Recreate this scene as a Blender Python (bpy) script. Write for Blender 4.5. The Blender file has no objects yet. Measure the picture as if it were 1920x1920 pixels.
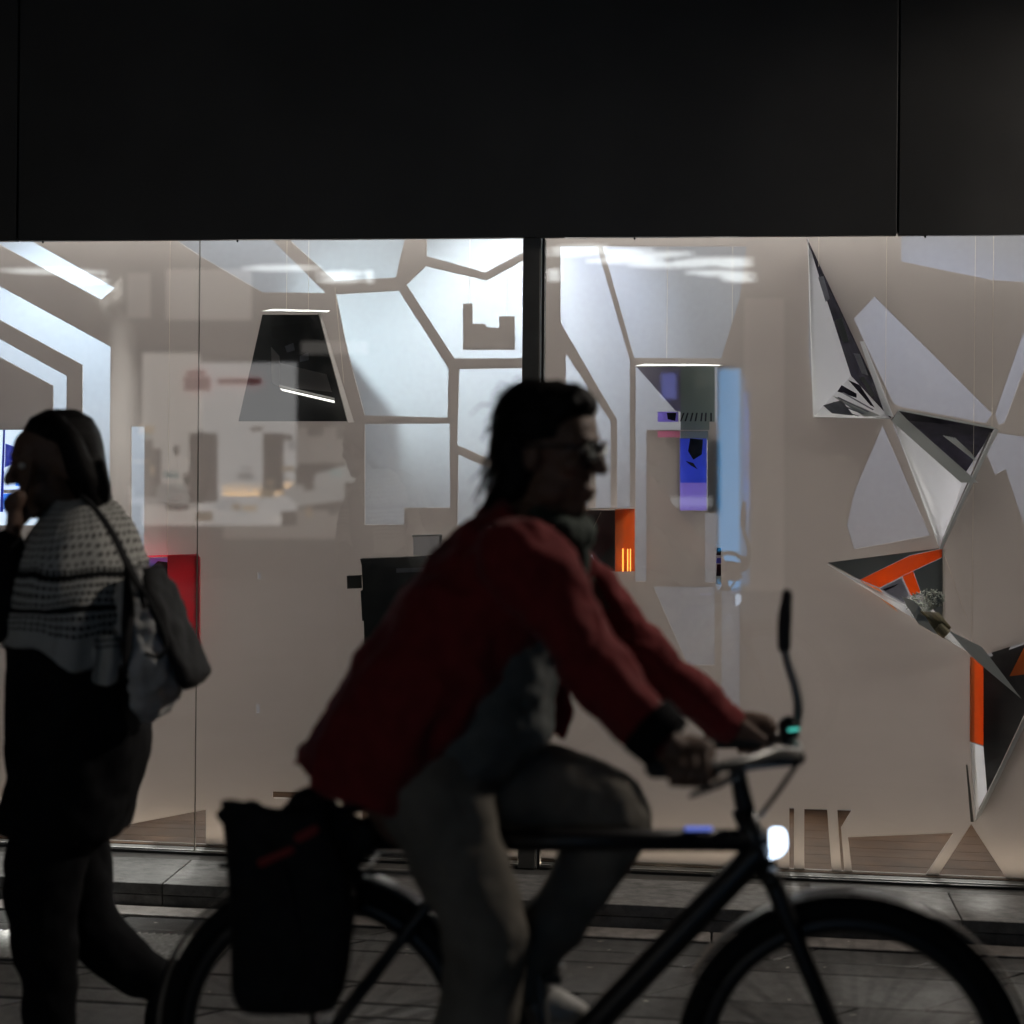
import bpy, bmesh, math, random
from mathutils import Vector, Matrix, Quaternion
from mathutils.geometry import tessellate_polygon
random.seed(7)
scene = bpy.context.scene
COL = scene.collection

# ------------------------------------------------------------------ camera
YAW, ROLL, FPX, HZ = math.radians(7.1), math.radians(0.5), 3000.0, 809.0
D0, CAMH = 5.59, 1.6
CAM = Vector((D0 * math.sin(YAW), -D0 * math.cos(YAW), CAMH))
FW = Vector((-math.sin(YAW), math.cos(YAW), 0))
RT0 = Vector((math.cos(YAW), math.sin(YAW), 0))
UPZ = Vector((0, 0, 1))
RT = RT0 * math.cos(ROLL) + UPZ * math.sin(ROLL)
UP = UPZ * math.cos(ROLL) - RT0 * math.sin(ROLL)
cd = bpy.data.cameras.new('camera'); cam = bpy.data.objects.new('camera', cd); COL.objects.link(cam)
m = Matrix((RT, UP, -FW)).transposed().to_4x4(); m.translation = CAM
cam.matrix_world = m
cd.sensor_width = 36; cd.lens = FPX / 1920 * 36; cd.shift_y = (HZ - 960) / 1920
cd.clip_end = 400; cd.clip_start = 0.05
cd.dof.use_dof = True; cd.dof.focus_distance = 5.75; cd.dof.aperture_fstop = 1.6
scene.camera = cam

# ------------------------------------------------------------------ night sky
w = bpy.data.worlds.new('World'); scene.world = w; w.use_nodes = True
nt = w.node_tree; bg = nt.nodes['Background']
sky = nt.nodes.new('ShaderNodeTexSky'); sky.sky_type = 'NISHITA'; sky.sun_disc = False
sky.sun_elevation = math.radians(-4); sky.sun_rotation = math.radians(200)
nt.links.new(sky.outputs[0], bg.inputs[0]); bg.inputs[1].default_value = 0.02

scene.view_settings.view_transform = 'Standard'; scene.view_settings.look = 'None'
scene.view_settings.exposure = 0; scene.view_settings.gamma = 1
scene.render.film_transparent = False
scene.cycles.max_bounces = 10; scene.cycles.diffuse_bounces = 6; scene.cycles.transparent_max_bounces = 12
scene.cycles.caustics_reflective = False; scene.cycles.caustics_refractive = False
scene.cycles.sample_clamp_indirect = 4.0

YG, YS, YB = 0.0, 0.12, 1.05          # glass, cut-out screen, back wall
YC, YP = -2.335, -1.75                # cyclist and walker planes
ZS = 0.08                             # top of the stone step


def P(px, py, Y):
    d = FW + RT * ((px - 960) / FPX) + UP * ((HZ - py) / FPX)
    return CAM + d * ((Y - CAM.y) / d.y)


def PM(px, py, Y):                    # where a thing seen mirrored in the glass really stands
    p = P(px, py, Y)
    return Vector((p.x, -p.y, p.z))


# ------------------------------------------------------------------ materials
MATS = {}


def mat(name, col, rough=0.6, metal=0.0, var=0.0, scale=20.0, bump=0.0, emit=None, estr=0.0, spec=0.5, trans=0.0, sheen=0.0):
    if name in MATS:
        return MATS[name]
    M = bpy.data.materials.new(name); M.use_nodes = True
    t = M.node_tree; b = t.nodes['Principled BSDF']; L = t.links
    b.inputs['Base Color'].default_value = (*col, 1); b.inputs['Roughness'].default_value = rough
    b.inputs['Metallic'].default_value = metal; b.inputs['Specular IOR Level'].default_value = spec
    if sheen:
        b.inputs['Sheen Weight'].default_value = sheen
    if emit:
        b.inputs['Emission Color'].default_value = (*emit, 1); b.inputs['Emission Strength'].default_value = estr
    if var or bump:
        co = t.nodes.new('ShaderNodeTexCoord')
        n = t.nodes.new('ShaderNodeTexNoise'); n.inputs['Scale'].default_value = scale; n.inputs['Detail'].default_value = 8
        L.new(co.outputs['Object'], n.inputs['Vector'])
        if var:
            r = t.nodes.new('ShaderNodeValToRGB')
            r.color_ramp.elements[0].position = 0.3; r.color_ramp.elements[1].position = 0.72
            r.color_ramp.elements[0].color = (*[c * (1 - var) for c in col], 1)
            r.color_ramp.elements[1].color = (*[min(1, c * (1 + var)) for c in col], 1)
            L.new(n.outputs['Fac'], r.inputs[0]); L.new(r.outputs[0], b.inputs['Base Color'])
        if bump:
            n2 = t.nodes.new('ShaderNodeTexNoise'); n2.inputs['Scale'].default_value = scale * 6; n2.inputs['Detail'].default_value = 6
            L.new(co.outputs['Object'], n2.inputs['Vector'])
            bp = t.nodes.new('ShaderNodeBump'); bp.inputs['Strength'].default_value = bump; bp.inputs['Distance'].default_value = 0.004
            L.new(n2.outputs['Fac'], bp.inputs['Height']); L.new(bp.outputs[0], b.inputs['Normal'])
    if trans:
        tr = t.nodes.new('ShaderNodeBsdfTranslucent'); tr.inputs[0].default_value = (*col, 1)
        mx = t.nodes.new('ShaderNodeMixShader'); mx.inputs[0].default_value = trans
        L.new(b.outputs[0], mx.inputs[1]); L.new(tr.outputs[0], mx.inputs[2])
        L.new(mx.outputs[0], t.nodes['Material Output'].inputs[0])
    MATS[name] = M
    return M


def glass_mat():
    M = bpy.data.materials.new('shop glass'); M.use_nodes = True
    t = M.node_tree; t.nodes.clear(); L = t.links
    o = t.nodes.new('ShaderNodeOutputMaterial'); mx = t.nodes.new('ShaderNodeMixShader')
    tr = t.nodes.new('ShaderNodeBsdfTransparent'); tr.inputs[0].default_value = (0.94, 0.96, 0.95, 1)
    gl = t.nodes.new('ShaderNodeBsdfGlossy'); gl.inputs['Roughness'].default_value = 0.0
    lw = t.nodes.new('ShaderNodeLayerWeight'); lw.inputs[0].default_value = 0.5
    pw = t.nodes.new('ShaderNodeMath'); pw.operation = 'POWER'; pw.inputs[1].default_value = 5
    ma = t.nodes.new('ShaderNodeMath'); ma.operation = 'MULTIPLY_ADD'; ma.inputs[1].default_value = 0.9; ma.inputs[2].default_value = 0.085
    L.new(lw.outputs['Facing'], pw.inputs[0]); L.new(pw.outputs[0], ma.inputs[0]); L.new(ma.outputs[0], mx.inputs[0])
    L.new(tr.outputs[0], mx.inputs[1]); L.new(gl.outputs[0], mx.inputs[2])
    geo = t.nodes.new('ShaderNodeNewGeometry'); n1 = t.nodes.new('ShaderNodeTexNoise'); n1.inputs['Scale'].default_value = 3.0; n1.inputs['Detail'].default_value = 9; n1.inputs['Roughness'].default_value = 0.7
    n2 = t.nodes.new('ShaderNodeTexNoise'); n2.inputs['Scale'].default_value = 130; n2.inputs['Detail'].default_value = 2
    L.new(geo.outputs['Position'], n1.inputs['Vector']); L.new(geo.outputs['Position'], n2.inputs['Vector'])
    r1 = t.nodes.new('ShaderNodeMapRange'); r1.inputs['From Min'].default_value = 0.45; r1.inputs['From Max'].default_value = 0.8; r1.inputs['To Max'].default_value = 0.045
    r2 = t.nodes.new('ShaderNodeMapRange'); r2.inputs['From Min'].default_value = 0.76; r2.inputs['From Max'].default_value = 0.80; r2.inputs['To Max'].default_value = 0.35
    L.new(n1.outputs['Fac'], r1.inputs['Value']); L.new(n2.outputs['Fac'], r2.inputs['Value'])
    ad = t.nodes.new('ShaderNodeMath'); ad.operation = 'ADD'; L.new(r1.outputs[0], ad.inputs[0]); L.new(r2.outputs[0], ad.inputs[1])
    du = t.nodes.new('ShaderNodeBsdfTranslucent'); du.inputs[0].default_value = (0.8, 0.77, 0.72, 1)
    m2 = t.nodes.new('ShaderNodeMixShader'); L.new(ad.outputs[0], m2.inputs[0]); L.new(mx.outputs[0], m2.inputs[1]); L.new(du.outputs[0], m2.inputs[2])
    L.new(m2.outputs[0], o.inputs[0])
    return M


def clear_mat():
    M = bpy.data.materials.new('glass body'); M.use_nodes = True
    t = M.node_tree; t.nodes.clear()
    o = t.nodes.new('ShaderNodeOutputMaterial'); tr = t.nodes.new('ShaderNodeBsdfTransparent')
    tr.inputs[0].default_value = (0.97, 0.985, 0.98, 1); t.links.new(tr.outputs[0], o.inputs[0])
    return M


def stone_mat(name, c1, c2, scale=14, rough=0.55, streak=1.0):
    M = bpy.data.materials.new(name); M.use_nodes = True
    t = M.node_tree; b = t.nodes['Principled BSDF']; L = t.links
    co = t.nodes.new('ShaderNodeTexCoord'); mp = t.nodes.new('ShaderNodeMapping')
    mp.inputs['Scale'].default_value = (1, streak, 1)
    oi = t.nodes.new('ShaderNodeObjectInfo')
    n = t.nodes.new('ShaderNodeTexNoise'); n.inputs['Scale'].default_value = scale; n.inputs['Detail'].default_value = 10; n.inputs['Roughness'].default_value = 0.65
    n3 = t.nodes.new('ShaderNodeTexNoise'); n3.inputs['Scale'].default_value = 2.3; n3.inputs['Detail'].default_value = 3
    geo = t.nodes.new('ShaderNodeNewGeometry')
    L.new(geo.outputs['Position'], mp.inputs[0]); L.new(mp.outputs[0], n.inputs['Vector']); L.new(mp.outputs[0], n3.inputs['Vector'])
    r = t.nodes.new('ShaderNodeValToRGB'); r.color_ramp.elements[0].position = 0.33; r.color_ramp.elements[1].position = 0.68
    r.color_ramp.elements[0].color = (*c1, 1); r.color_ramp.elements[1].color = (*c2, 1)
    L.new(n.outputs['Fac'], r.inputs[0])
    hs = t.nodes.new('ShaderNodeHueSaturation')
    mr = t.nodes.new('ShaderNodeMapRange'); mr.inputs['To Min'].default_value = 0.75; mr.inputs['To Max'].default_value = 1.2
    L.new(oi.outputs['Random'], mr.inputs['Value']); L.new(mr.outputs[0], hs.inputs['Value']); L.new(r.outputs[0], hs.inputs['Color'])
    L.new(hs.outputs[0], b.inputs['Base Color'])
    mr2 = t.nodes.new('ShaderNodeMapRange'); mr2.inputs['From Min'].default_value = 0.35; mr2.inputs['From Max'].default_value = 0.65
    mr2.inputs['To Min'].default_value = rough - 0.15; mr2.inputs['To Max'].default_value = rough + 0.2
    L.new(n3.outputs['Fac'], mr2.inputs['Value']); L.new(mr2.outputs[0], b.inputs['Roughness'])
    n2 = t.nodes.new('ShaderNodeTexNoise'); n2.inputs['Scale'].default_value = 160; n2.inputs['Detail'].default_value = 5
    L.new(geo.outputs['Position'], n2.inputs['Vector'])
    bp = t.nodes.new('ShaderNodeBump'); bp.inputs['Strength'].default_value = 0.5; bp.inputs['Distance'].default_value = 0.004
    L.new(n2.outputs['Fac'], bp.inputs['Height']); L.new(bp.outputs[0], b.inputs['Normal'])
    return M


GLASS, CLEAR = glass_mat(), clear_mat()
M_FILM = mat('taupe paper', (0.495, 0.458, 0.440), 0.9, var=0.03, scale=3, trans=0.5, spec=0.1)
M_WALL = mat('white wall', (0.43, 0.44, 0.475), 0.8, var=0.03, scale=40, bump=0.05)
M_PAPER = mat('white card', (0.90, 0.90, 0.92), 0.8, trans=0.5, spec=0.2)
M_CARD = mat('white board', (0.82, 0.82, 0.82), 0.6)
M_BLACKCARD = mat('black card', (0.018, 0.019, 0.02), 0.6, var=0.4, scale=12)
M_GREYCARD = mat('grey card', (0.17, 0.18, 0.182), 0.6, trans=0.5)
M_ORANGE = mat('orange card', (0.72, 0.20, 0.035), 0.5, trans=0.55)
M_PEACH = mat('peach card', (0.9, 0.45, 0.2), 0.5, trans=0.4)
M_RED = mat('red acrylic', (0.62, 0.05, 0.10), 0.3, trans=0.5)
M_PRINT = mat('printed violet black', (0.025, 0.022, 0.036), 0.8, var=0.6, scale=30, spec=0.1)
M_PRINTG = mat('printed grey', (0.32, 0.315, 0.36), 0.6, var=0.3, scale=25, trans=0.3)
M_BLUE = mat('blue print', (0.16, 0.22, 0.75), 0.4, trans=0.45)
M_LILAC = mat('lilac print', (0.42, 0.36, 0.75), 0.5, trans=0.5)
M_PINK = mat('pink print', (0.62, 0.30, 0.42), 0.5, trans=0.4)
M_TEAL = mat('green grey panel', (0.20, 0.235, 0.22), 0.6, trans=0.4)
M_VIOLET = mat('violet grey panel', (0.20, 0.19, 0.25), 0.6, trans=0.4)
M_WOOD = mat('brown floor boards', (0.034, 0.017, 0.008), 0.85, var=0.3, scale=9, bump=0.1, spec=0.1)
M_FASCIA = mat('black facade panel', (0.027, 0.0262, 0.0255), 0.5, var=0.5, scale=1.3, bump=0.06)
M_STEEL = mat('dark steel', (0.12, 0.118, 0.112), 0.55, 0.3, var=0.2, scale=8)
M_ALU = mat('bare aluminium', (0.55, 0.54, 0.52), 0.35, 0.9)
M_BAR = mat('brushed bar metal', (0.20, 0.20, 0.195), 0.42, 0.9)
M_SEAL = mat('black sealant', (0.01, 0.01, 0.01), 0.6)
M_THREAD = mat('nylon thread', (0.85, 0.78, 0.66), 0.4, trans=0.3)
M_STEP = stone_mat('grey granite', (0.08, 0.08, 0.078), (0.19, 0.19, 0.186), 18, 0.7, 2.0)
M_STRIP = stone_mat('pale kerb stone', (0.13, 0.12, 0.112), (0.24, 0.22, 0.205), 22, 0.5)
M_PAVER = stone_mat('dark paving stone', (0.022, 0.022, 0.0217), (0.066, 0.066, 0.064), 26, 0.5)
M_BED = stone_mat('paving bed', (0.02, 0.02, 0.02), (0.05, 0.05, 0.05), 30, 0.8)
M_GRATE = mat('cast iron', (0.05, 0.05, 0.05), 0.45, 0.6, var=0.3, scale=40, bump=0.3)
M_BIKE = mat('matt black paint', (0.012, 0.012, 0.013), 0.38, spec=0.4)
M_TYRE = mat('tyre rubber', (0.008, 0.008, 0.008), 0.8, spec=0.2)
M_SKIN = mat('skin', (0.13, 0.074, 0.05), 0.65, var=0.15, scale=40)
M_HAIR = mat('black hair', (0.006, 0.005, 0.005), 0.6, var=0.4, scale=60, bump=0.4, spec=0.12)
M_JACKET = mat('dark red cloth', (0.18, 0.018, 0.019), 0.85, var=0.15, scale=30, bump=0.25, spec=0.15, sheen=0.1)
M_SHIRT = mat('grey shirt cloth', (0.11, 0.118, 0.115), 0.85, var=0.35, scale=9, bump=0.2, spec=0.1)
M_TROUSER = mat('grey trouser cloth', (0.15, 0.138, 0.118), 0.9, var=0.2, scale=14, bump=0.25, spec=0.1)
M_BLACKCLOTH = mat('black cloth', (0.008, 0.008, 0.009), 0.9, var=0.3, scale=20, bump=0.2, spec=0.1)
M_SHOE = mat('pale shoe leather', (0.35, 0.34, 0.32), 0.6)
M_BAG = mat('black bag fabric', (0.010, 0.010, 0.011), 0.8, var=0.4, scale=30, bump=0.3, spec=0.2)
M_GREYCLOTH = mat('grey canvas', (0.46, 0.46, 0.45), 0.85, var=0.25, scale=18, bump=0.4, spec=0.1)
M_DARKLENS = mat('dark lens', (0.01, 0.01, 0.01), 0.15)
M_EYE = mat('eye white', (0.6, 0.58, 0.55), 0.3)


def lamp_mat(name, col, s):
    return mat(name, tuple(min(1, c) for c in col), 0.5, emit=col, estr=s)


# ------------------------------------------------------------------ mesh builder
class MB:
    def __init__(s):
        s.v = []; s.f = []; s.mi = []; s.uv = {}

    def add(s, vs, fs, mi=0):
        o = len(s.v); s.v += [Vector(q) for q in vs]
        for f in fs:
            s.f.append([i + o for i in f]); s.mi.append(mi)
        return o

    def box(s, a, b, mi=0):
        x0, y0, z0 = a; x1, y1, z1 = b
        s.add([(x0, y0, z0), (x1, y0, z0), (x1, y1, z0), (x0, y1, z0), (x0, y0, z1), (x1, y0, z1), (x1, y1, z1), (x0, y1, z1)],
              [(0, 3, 2, 1), (4, 5, 6, 7), (0, 1, 5, 4), (1, 2, 6, 5), (2, 3, 7, 6), (3, 0, 4, 7)], mi)
        return s

    def rings(s, rings, closed=True, mi=0, caps=True):
        n = len(rings[0]); o = len(s.v)
        for r in rings:
            s.v += [Vector(q) for q in r]
        for i in range(len(rings) - 1):
            for j in range(n if closed else n - 1):
                k = (j + 1) % n
                s.f.append([o + i * n + j, o + i * n + k, o + (i + 1) * n + k, o + (i + 1) * n + j]); s.mi.append(mi)
        if caps:
            s.f.append([o + j for j in reversed(range(n))]); s.mi.append(mi)
            e = o + (len(rings) - 1) * n
            s.f.append([e + j for j in range(n)]); s.mi.append(mi)
        return s

    def tube(s, pts, rad, n=12, flat=1.0, ref=None, sub=4, round_ends=True, mi=0):
        """smooth tube through pts; rad per point; flat scales the second axis"""
        pts = [Vector(p) for p in pts]
        if not hasattr(rad, '__len__'):
            rad = [rad] * len(pts)
        P_, R_ = [], []
        if len(pts) > 2 and sub > 1:
            e = [pts[0] * 2 - pts[1]] + pts + [pts[-1] * 2 - pts[-2]]
            for i in range(len(pts) - 1):
                a, b, c, d = e[i:i + 4]
                for k in range(sub):
                    t = k / sub
                    P_.append(0.5 * ((2 * b) + (c - a) * t + (2 * a - 5 * b + 4 * c - d) * t * t + (3 * b - a - 3 * c + d) * t ** 3))
                    u = t * t * (3 - 2 * t); R_.append(rad[i] * (1 - u) + rad[i + 1] * u)
            P_.append(pts[-1]); R_.append(rad[-1])
        else:
            P_, R_ = pts, list(rad)
        if round_ends:
            d0 = (P_[0] - P_[1]).normalized(); d1 = (P_[-1] - P_[-2]).normalized()
            pre = [(P_[0] + d0 * R_[0] * math.sin(a), R_[0] * math.cos(a)) for a in (1.4, 1.0, 0.5)]
            post = [(P_[-1] + d1 * R_[-1] * math.sin(a), R_[-1] * math.cos(a)) for a in (0.5, 1.0, 1.4)]
            P_ = [q[0] for q in pre] + P_ + [q[0] for q in post]
            R_ = [q[1] for q in pre] + R_ + [q[1] for q in post]
        rings = []
        up = Vector(ref) if ref is not None else None
        t0 = (P_[1] - P_[0]).normalized()
        if up is None:
            up = Vector((0, 0, 1)) if abs(t0.z) < 0.9 else Vector((0, 1, 0))
        nrm = (up - t0 * up.dot(t0)).normalized()
        for i, p in enumerate(P_):
            t = (P_[min(i + 1, len(P_) - 1)] - P_[max(i - 1, 0)]).normalized()
            nrm = (nrm - t * nrm.dot(t)).normalized(); b = t.cross(nrm)
            rings.append([p + (nrm * math.cos(2 * math.pi * j / n) + b * math.sin(2 * math.pi * j / n) * flat) * R_[i] for j in range(n)])
        return s.rings(rings, mi=mi)

    def ell(s, c, r, n=14, m=9, rot=None, mi=0):
        c = Vector(c); rings = []
        for i in range(1, m):
            a = math.pi * i / m - math.pi / 2
            q = []
            for j in range(n):
                b = 2 * math.pi * j / n
                v = Vector((r[0] * math.cos(a) * math.cos(b), r[1] * math.cos(a) * math.sin(b), r[2] * math.sin(a)))
                q.append(c + (rot @ v if rot else v))
            rings.append(q)
        return s.rings(rings, mi=mi)

    def prism(s, pts, y0, y1, mi=0):
        """XZ polygon between two depths"""
        n = len(pts)
        vs = [(p[0], y0, p[1]) for p in pts] + [(p[0], y1, p[1]) for p in pts]
        fs = [[n + i for i in range(n)], [i for i in reversed(range(n))]] + [[i, (i + 1) % n, n + (i + 1) % n, n + i] for i in range(n)]
        s.add(vs, fs, mi)
        return s

    def plate(s, pts, t=0.004, mi=0):
        pts = [Vector(p) for p in pts]
        nn = Vector()
        for i in range(len(pts)):
            nn += pts[i].cross(pts[(i + 1) % len(pts)])
        nn.normalize(); n = len(pts)
        s.add(pts + [p + nn * t for p in pts], [[i for i in reversed(range(n))], [n + i for i in range(n)]] +
              [[i, (i + 1) % n, n + (i + 1) % n, n + i] for i in range(n)], mi)
        return s

    def torus(s, c, R, r, n=48, k=10, a0=0.0, a1=2 * math.pi, ry=None):
        """wheel-plane torus (axis along y)"""
        c = Vector(c); full = abs(a1 - a0 - 2 * math.pi) < 1e-4
        ry = ry or r; rings = []
        for i in range(n + (0 if full else 1)):
            a = a0 + (a1 - a0) * i / n; d = Vector((math.cos(a), 0, math.sin(a)))
            rings.append([c + d * (R + r * math.cos(2 * math.pi * j / k)) + Vector((0, ry * math.sin(2 * math.pi * j / k), 0)) for j in range(k)])
        if full:
            rings.append(rings[0])
            s.rings(rings, caps=False)
        else:
            s.rings(rings)
        return s

    def build(s, name, mats, parent=None, smooth=False, bevel=0.0, remesh=0.0, wrinkle=0.0, wscale=0.12, sm=4):
        me = bpy.data.meshes.new(name); me.from_pydata([tuple(v) for v in s.v], [], s.f)
        if not isinstance(mats, (list, tuple)):
            mats = [mats]
        for q in mats:
            me.materials.append(q)
        for p, k in zip(me.polygons, s.mi):
            p.material_index = k; p.use_smooth = smooth
        bm = bmesh.new(); bm.from_mesh(me)
        if smooth:
            bmesh.ops.remove_doubles(bm, verts=bm.verts, dist=1e-6)
        bmesh.ops.recalc_face_normals(bm, faces=bm.faces); bm.to_mesh(me); bm.free()
        o = bpy.data.objects.new(name, me); COL.objects.link(o)
        if parent is not None:
            o.parent = parent
            o.matrix_parent_inverse = Matrix.Translation(-parent.location)
        if remesh:
            q = o.modifiers.new('merge', 'REMESH'); q.mode = 'VOXEL'; q.voxel_size = remesh; q.use_smooth_shade = True
            q = o.modifiers.new('soft', 'SMOOTH'); q.factor = 0.5; q.iterations = sm
        if wrinkle:
            tx = bpy.data.textures.new(name + '_folds', 'CLOUDS'); tx.noise_scale = wscale; tx.noise_depth = 2
            q = o.modifiers.new('folds', 'DISPLACE'); q.texture = tx; q.strength = wrinkle; q.texture_coords = 'GLOBAL'; q.mid_level = 0.5
        if wrinkle and remesh:
            tx = bpy.data.textures.new(name + '_creases', 'WOOD'); tx.wood_type = 'BANDNOISE'; tx.noise_scale = wscale * 1.6; tx.turbulence = 9; tx.noise_basis_2 = 'SIN'
            q = o.modifiers.new('creases', 'DISPLACE'); q.texture = tx; q.strength = wrinkle * 0.35; q.texture_coords = 'GLOBAL'; q.mid_level = 0.5
        if bevel:
            q = o.modifiers.new('edge', 'BEVEL'); q.width = bevel; q.segments = 2; q.limit_method = 'ANGLE'
        return o


def thing(name, label, cat, loc=(0, 0, 0), group=None):
    o = bpy.data.objects.new(name, None); COL.objects.link(o); o.location = Vector(loc); o.empty_display_size = 0.1
    o['label'] = label; o['category'] = cat
    if group:
        o['group'] = group
    return o


def tag(o, label, cat, group=None, kind=None):
    o['label'] = label; o['category'] = cat
    if group:
        o['group'] = group
    if kind:
        o['kind'] = kind
    return o


def structure(o, label=None):
    o['kind'] = 'structure'
    if label:
        o['label'] = label
    return o


def poly(pxs, Y):
    return [P(x, y, Y) for x, y in pxs]


def xz(pxs, Y):
    return [(q.x, q.z) for q in poly(pxs, Y)]


# ================================================================== GROUND
g = MB()
g.add([(-60, -60, -0.03), (60, -60, -0.03), (60, 20, -0.03), (-60, 20, -0.03)], [(0, 1, 2, 3)])
ground = structure(g.build('ground', M_BED), 'dark ground under the paving')
pav = bpy.data.objects.new('pavement', None); COL.objects.link(pav); structure(pav, 'dark grey stone paving in rows of skewed slabs')
yS = P(960, 809 + 1.6 * FPX / 5.205, -0.39).y
YE = -0.388                                    # front of the stone step
rows, y, k = [], YE - 0.10, 0
wid = [0.13, 0.105, 0.27, 0.165, 0.105, 0.27, 0.20, 0.14]
while y > -3.6:
    rows.append((y, y - wid[k % len(wid)])); y -= wid[k % len(wid)]; k += 1
npav = 0
for ri, (ya, yb) in enumerate(rows):
    x = -2.9 - random.random() * 0.5
    while x < 2.6:
        L_ = random.choice([0.42, 0.55, 0.62, 0.78, 0.9])
        gpx, hgt = 0.004, random.uniform(-0.0015, 0.0015)
        sk = (ya - yb)                          # 45 degree ends
        x0, x1 = x + gpx, x + L_ - gpx
        b = MB()
        top = [(x0 - sk, yb + gpx), (x1 - sk, yb + gpx), (x1, ya - gpx), (x0, ya - gpx)]
        e = 0.004
        cx, cy = sum(q[0] for q in top) / 4, sum(q[1] for q in top) / 4
        vs = [(q[0], q[1], -0.028) for q in top] + [(q[0], q[1], hgt - 0.003) for q in top] + \
             [(q[0] + (e if q[0] < cx else -e), q[1] + (e if q[1] < cy else -e), hgt) for q in top]
        b.add(vs, [(0, 1, 5, 4), (1, 2, 6, 5), (2, 3, 7, 6), (3, 0, 4, 7), (4, 5, 9, 8), (5, 6, 10, 9), (6, 7, 11, 10), (7, 4, 8, 11), (8, 9, 10, 11)])
        b.build('paver', M_PAVER, pav); npav += 1
        x += L_
# light strip of stones at the foot of the step
x = -3.2
while x < 3.0:
    L_ = random.uniform(0.8, 1.1)
    MB().box((x + 0.003, YE - 0.098, -0.028), (x + L_ - 0.003, YE - 0.003, 0.006)).build('kerb_strip_stone', M_STRIP, pav, bevel=0.004)
    x += L_
# rest of the street beyond the modelled slabs
g = MB(); g.add([(-60, -60, -0.006), (60, -60, -0.006), (60, -3.75, -0.006), (-60, -3.75, -0.006)], [(0, 1, 2, 3)])
structure(g.build('street', stone_mat('street surface', (0.05, 0.05, 0.05), (0.10, 0.10, 0.10), 10, 0.6)), 'street surface behind the viewer')
for sx in (-1, 1):
    g = MB(); xa, xb = (-60, -3.4) if sx < 0 else (3.2, 60)
    g.add([(xa, -3.75, -0.006), (xb, -3.75, -0.006), (xb, YE, -0.006), (xa, YE, -0.006)], [(0, 1, 2, 3)])
    structure(g.build('side_pavement', M_PAVER))

gm = MB()  # small pale flecks scattered over the paving
for i in range(170):
    x, y = random.uniform(-2.2, 2.2), YE - 0.02 - random.random() ** 1.3 * 1.6
    a, l, w_ = random.uniform(-0.5, 0.5), random.uniform(0.003, 0.014), random.uniform(0.0015, 0.004)
    c, s_ = math.cos(a), math.sin(a); z = 0.0035 if y < YE - 0.1 else 0.0085
    gm.add([(x - c * l, y - s_ * l, z), (x + s_ * w_, y - c * w_, z), (x + c * l, y + s_ * l, z + 0.002), (x - s_ * w_, y + c * w_, z + 0.001)], [(0, 1, 2, 3)])
o = gm.build('flecks', mat('pale flecks', (0.45, 0.43, 0.38), 0.7)); o['kind'] = 'stuff'; o['label'] = 'scattered pale flecks on the paving'; o['category'] = 'litter'

# stone step in front of the window
step = bpy.data.objects.new('stone_step', None); COL.objects.link(step)
tag(step, 'long grey granite step running along the foot of the shop window', 'step')
xj = P(339, 1630, -0.2).x
edges = [xj + d for d in (-3.3, -1.95, 0, 1.32, 2.6, 3.9, 5.2)]
for a, b_ in zip(edges, edges[1:]):
    MB().box((a + 0.002, YE, 0.042), (b_ - 0.002, -0.085, ZS)).build('step_slab', M_STEP, step, bevel=0.003)
    MB().box((a + 0.002, YE + 0.004, -0.02), (b_ - 0.002, -0.085, 0.039)).build('step_riser', M_STEP, step, bevel=0.002)
MB().box((-3.3, -0.0835, -0.02), (5.0, 0.10, ZS - 0.004)).build('inner_strip', mat('dark threshold', (0.045, 0.044, 0.042), 0.75, 0.0, var=0.3, scale=20), step, bevel=0.003)  # darker strip of the step next to the glass

# drain grates: slanted cast-iron ribs
for i, (pa, pb, lab) in enumerate((((225, 1748), (372, 1808), 'ribbed cast-iron drain grate in the paving beside the walking person\'s raised foot'),
                                   ((-60, 1742), (92, 1806), 'ribbed cast-iron drain grate at the left edge of the paving'))):
    def onground(px, py):
        d = FW + RT * ((px - 960) / FPX) + UP * ((HZ - py) / FPX); return CAM + d * (-CAM.z / d.z)
    A, B = onground(*pa), onground(*pb)
    x0, x1, yb, ya = A.x, B.x + 0.05, B.y, A.y
    t = thing('drain_grate', lab, 'grate', ((x0 + x1) / 2, (ya + yb) / 2, 0))
    f = MB(); f.box((x0, yb, 0.0), (x1, yb + 0.012, 0.006)); f.box((x0, ya - 0.012, 0.0), (x1, ya, 0.006))
    f.box((x0, yb + 0.012, 0.0), (x0 + 0.012, ya - 0.012, 0.006)); f.box((x1 - 0.012, yb + 0.012, 0.0), (x1, ya - 0.012, 0.006))
    f.build('frame', M_GRATE, t)
    MB().box((x0 + 0.012, yb + 0.012, 0.0), (x1 - 0.012, ya - 0.012, 0.0022)).build('bed_plate', M_SEAL, t)
    k = x0 - (ya - yb)
    while k < x1:
        xa_, xb_ = k, k + (ya - yb)
        pa_, pb_ = Vector((xa_, yb + 0.013, 0.0045)), Vector((xb_, ya - 0.013, 0.0045))
        d = pb_ - pa_
        ta, tb = 0.0, 1.0
        if pa_.x < x0 + 0.014: ta = (x0 + 0.014 - pa_.x) / d.x
        if pb_.x > x1 - 0.014: tb = (x1 - 0.014 - pa_.x) / d.x
        if tb - ta > 0.1:
            MB().tube([pa_ + d * ta, pa_ + d * tb], 0.0045, 6, sub=1, round_ends=False).build('rib', mat('worn steel ribs', (0.30, 0.30, 0.29), 0.4, 0.6, var=0.3, scale=60), t)
        k += 0.024

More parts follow.
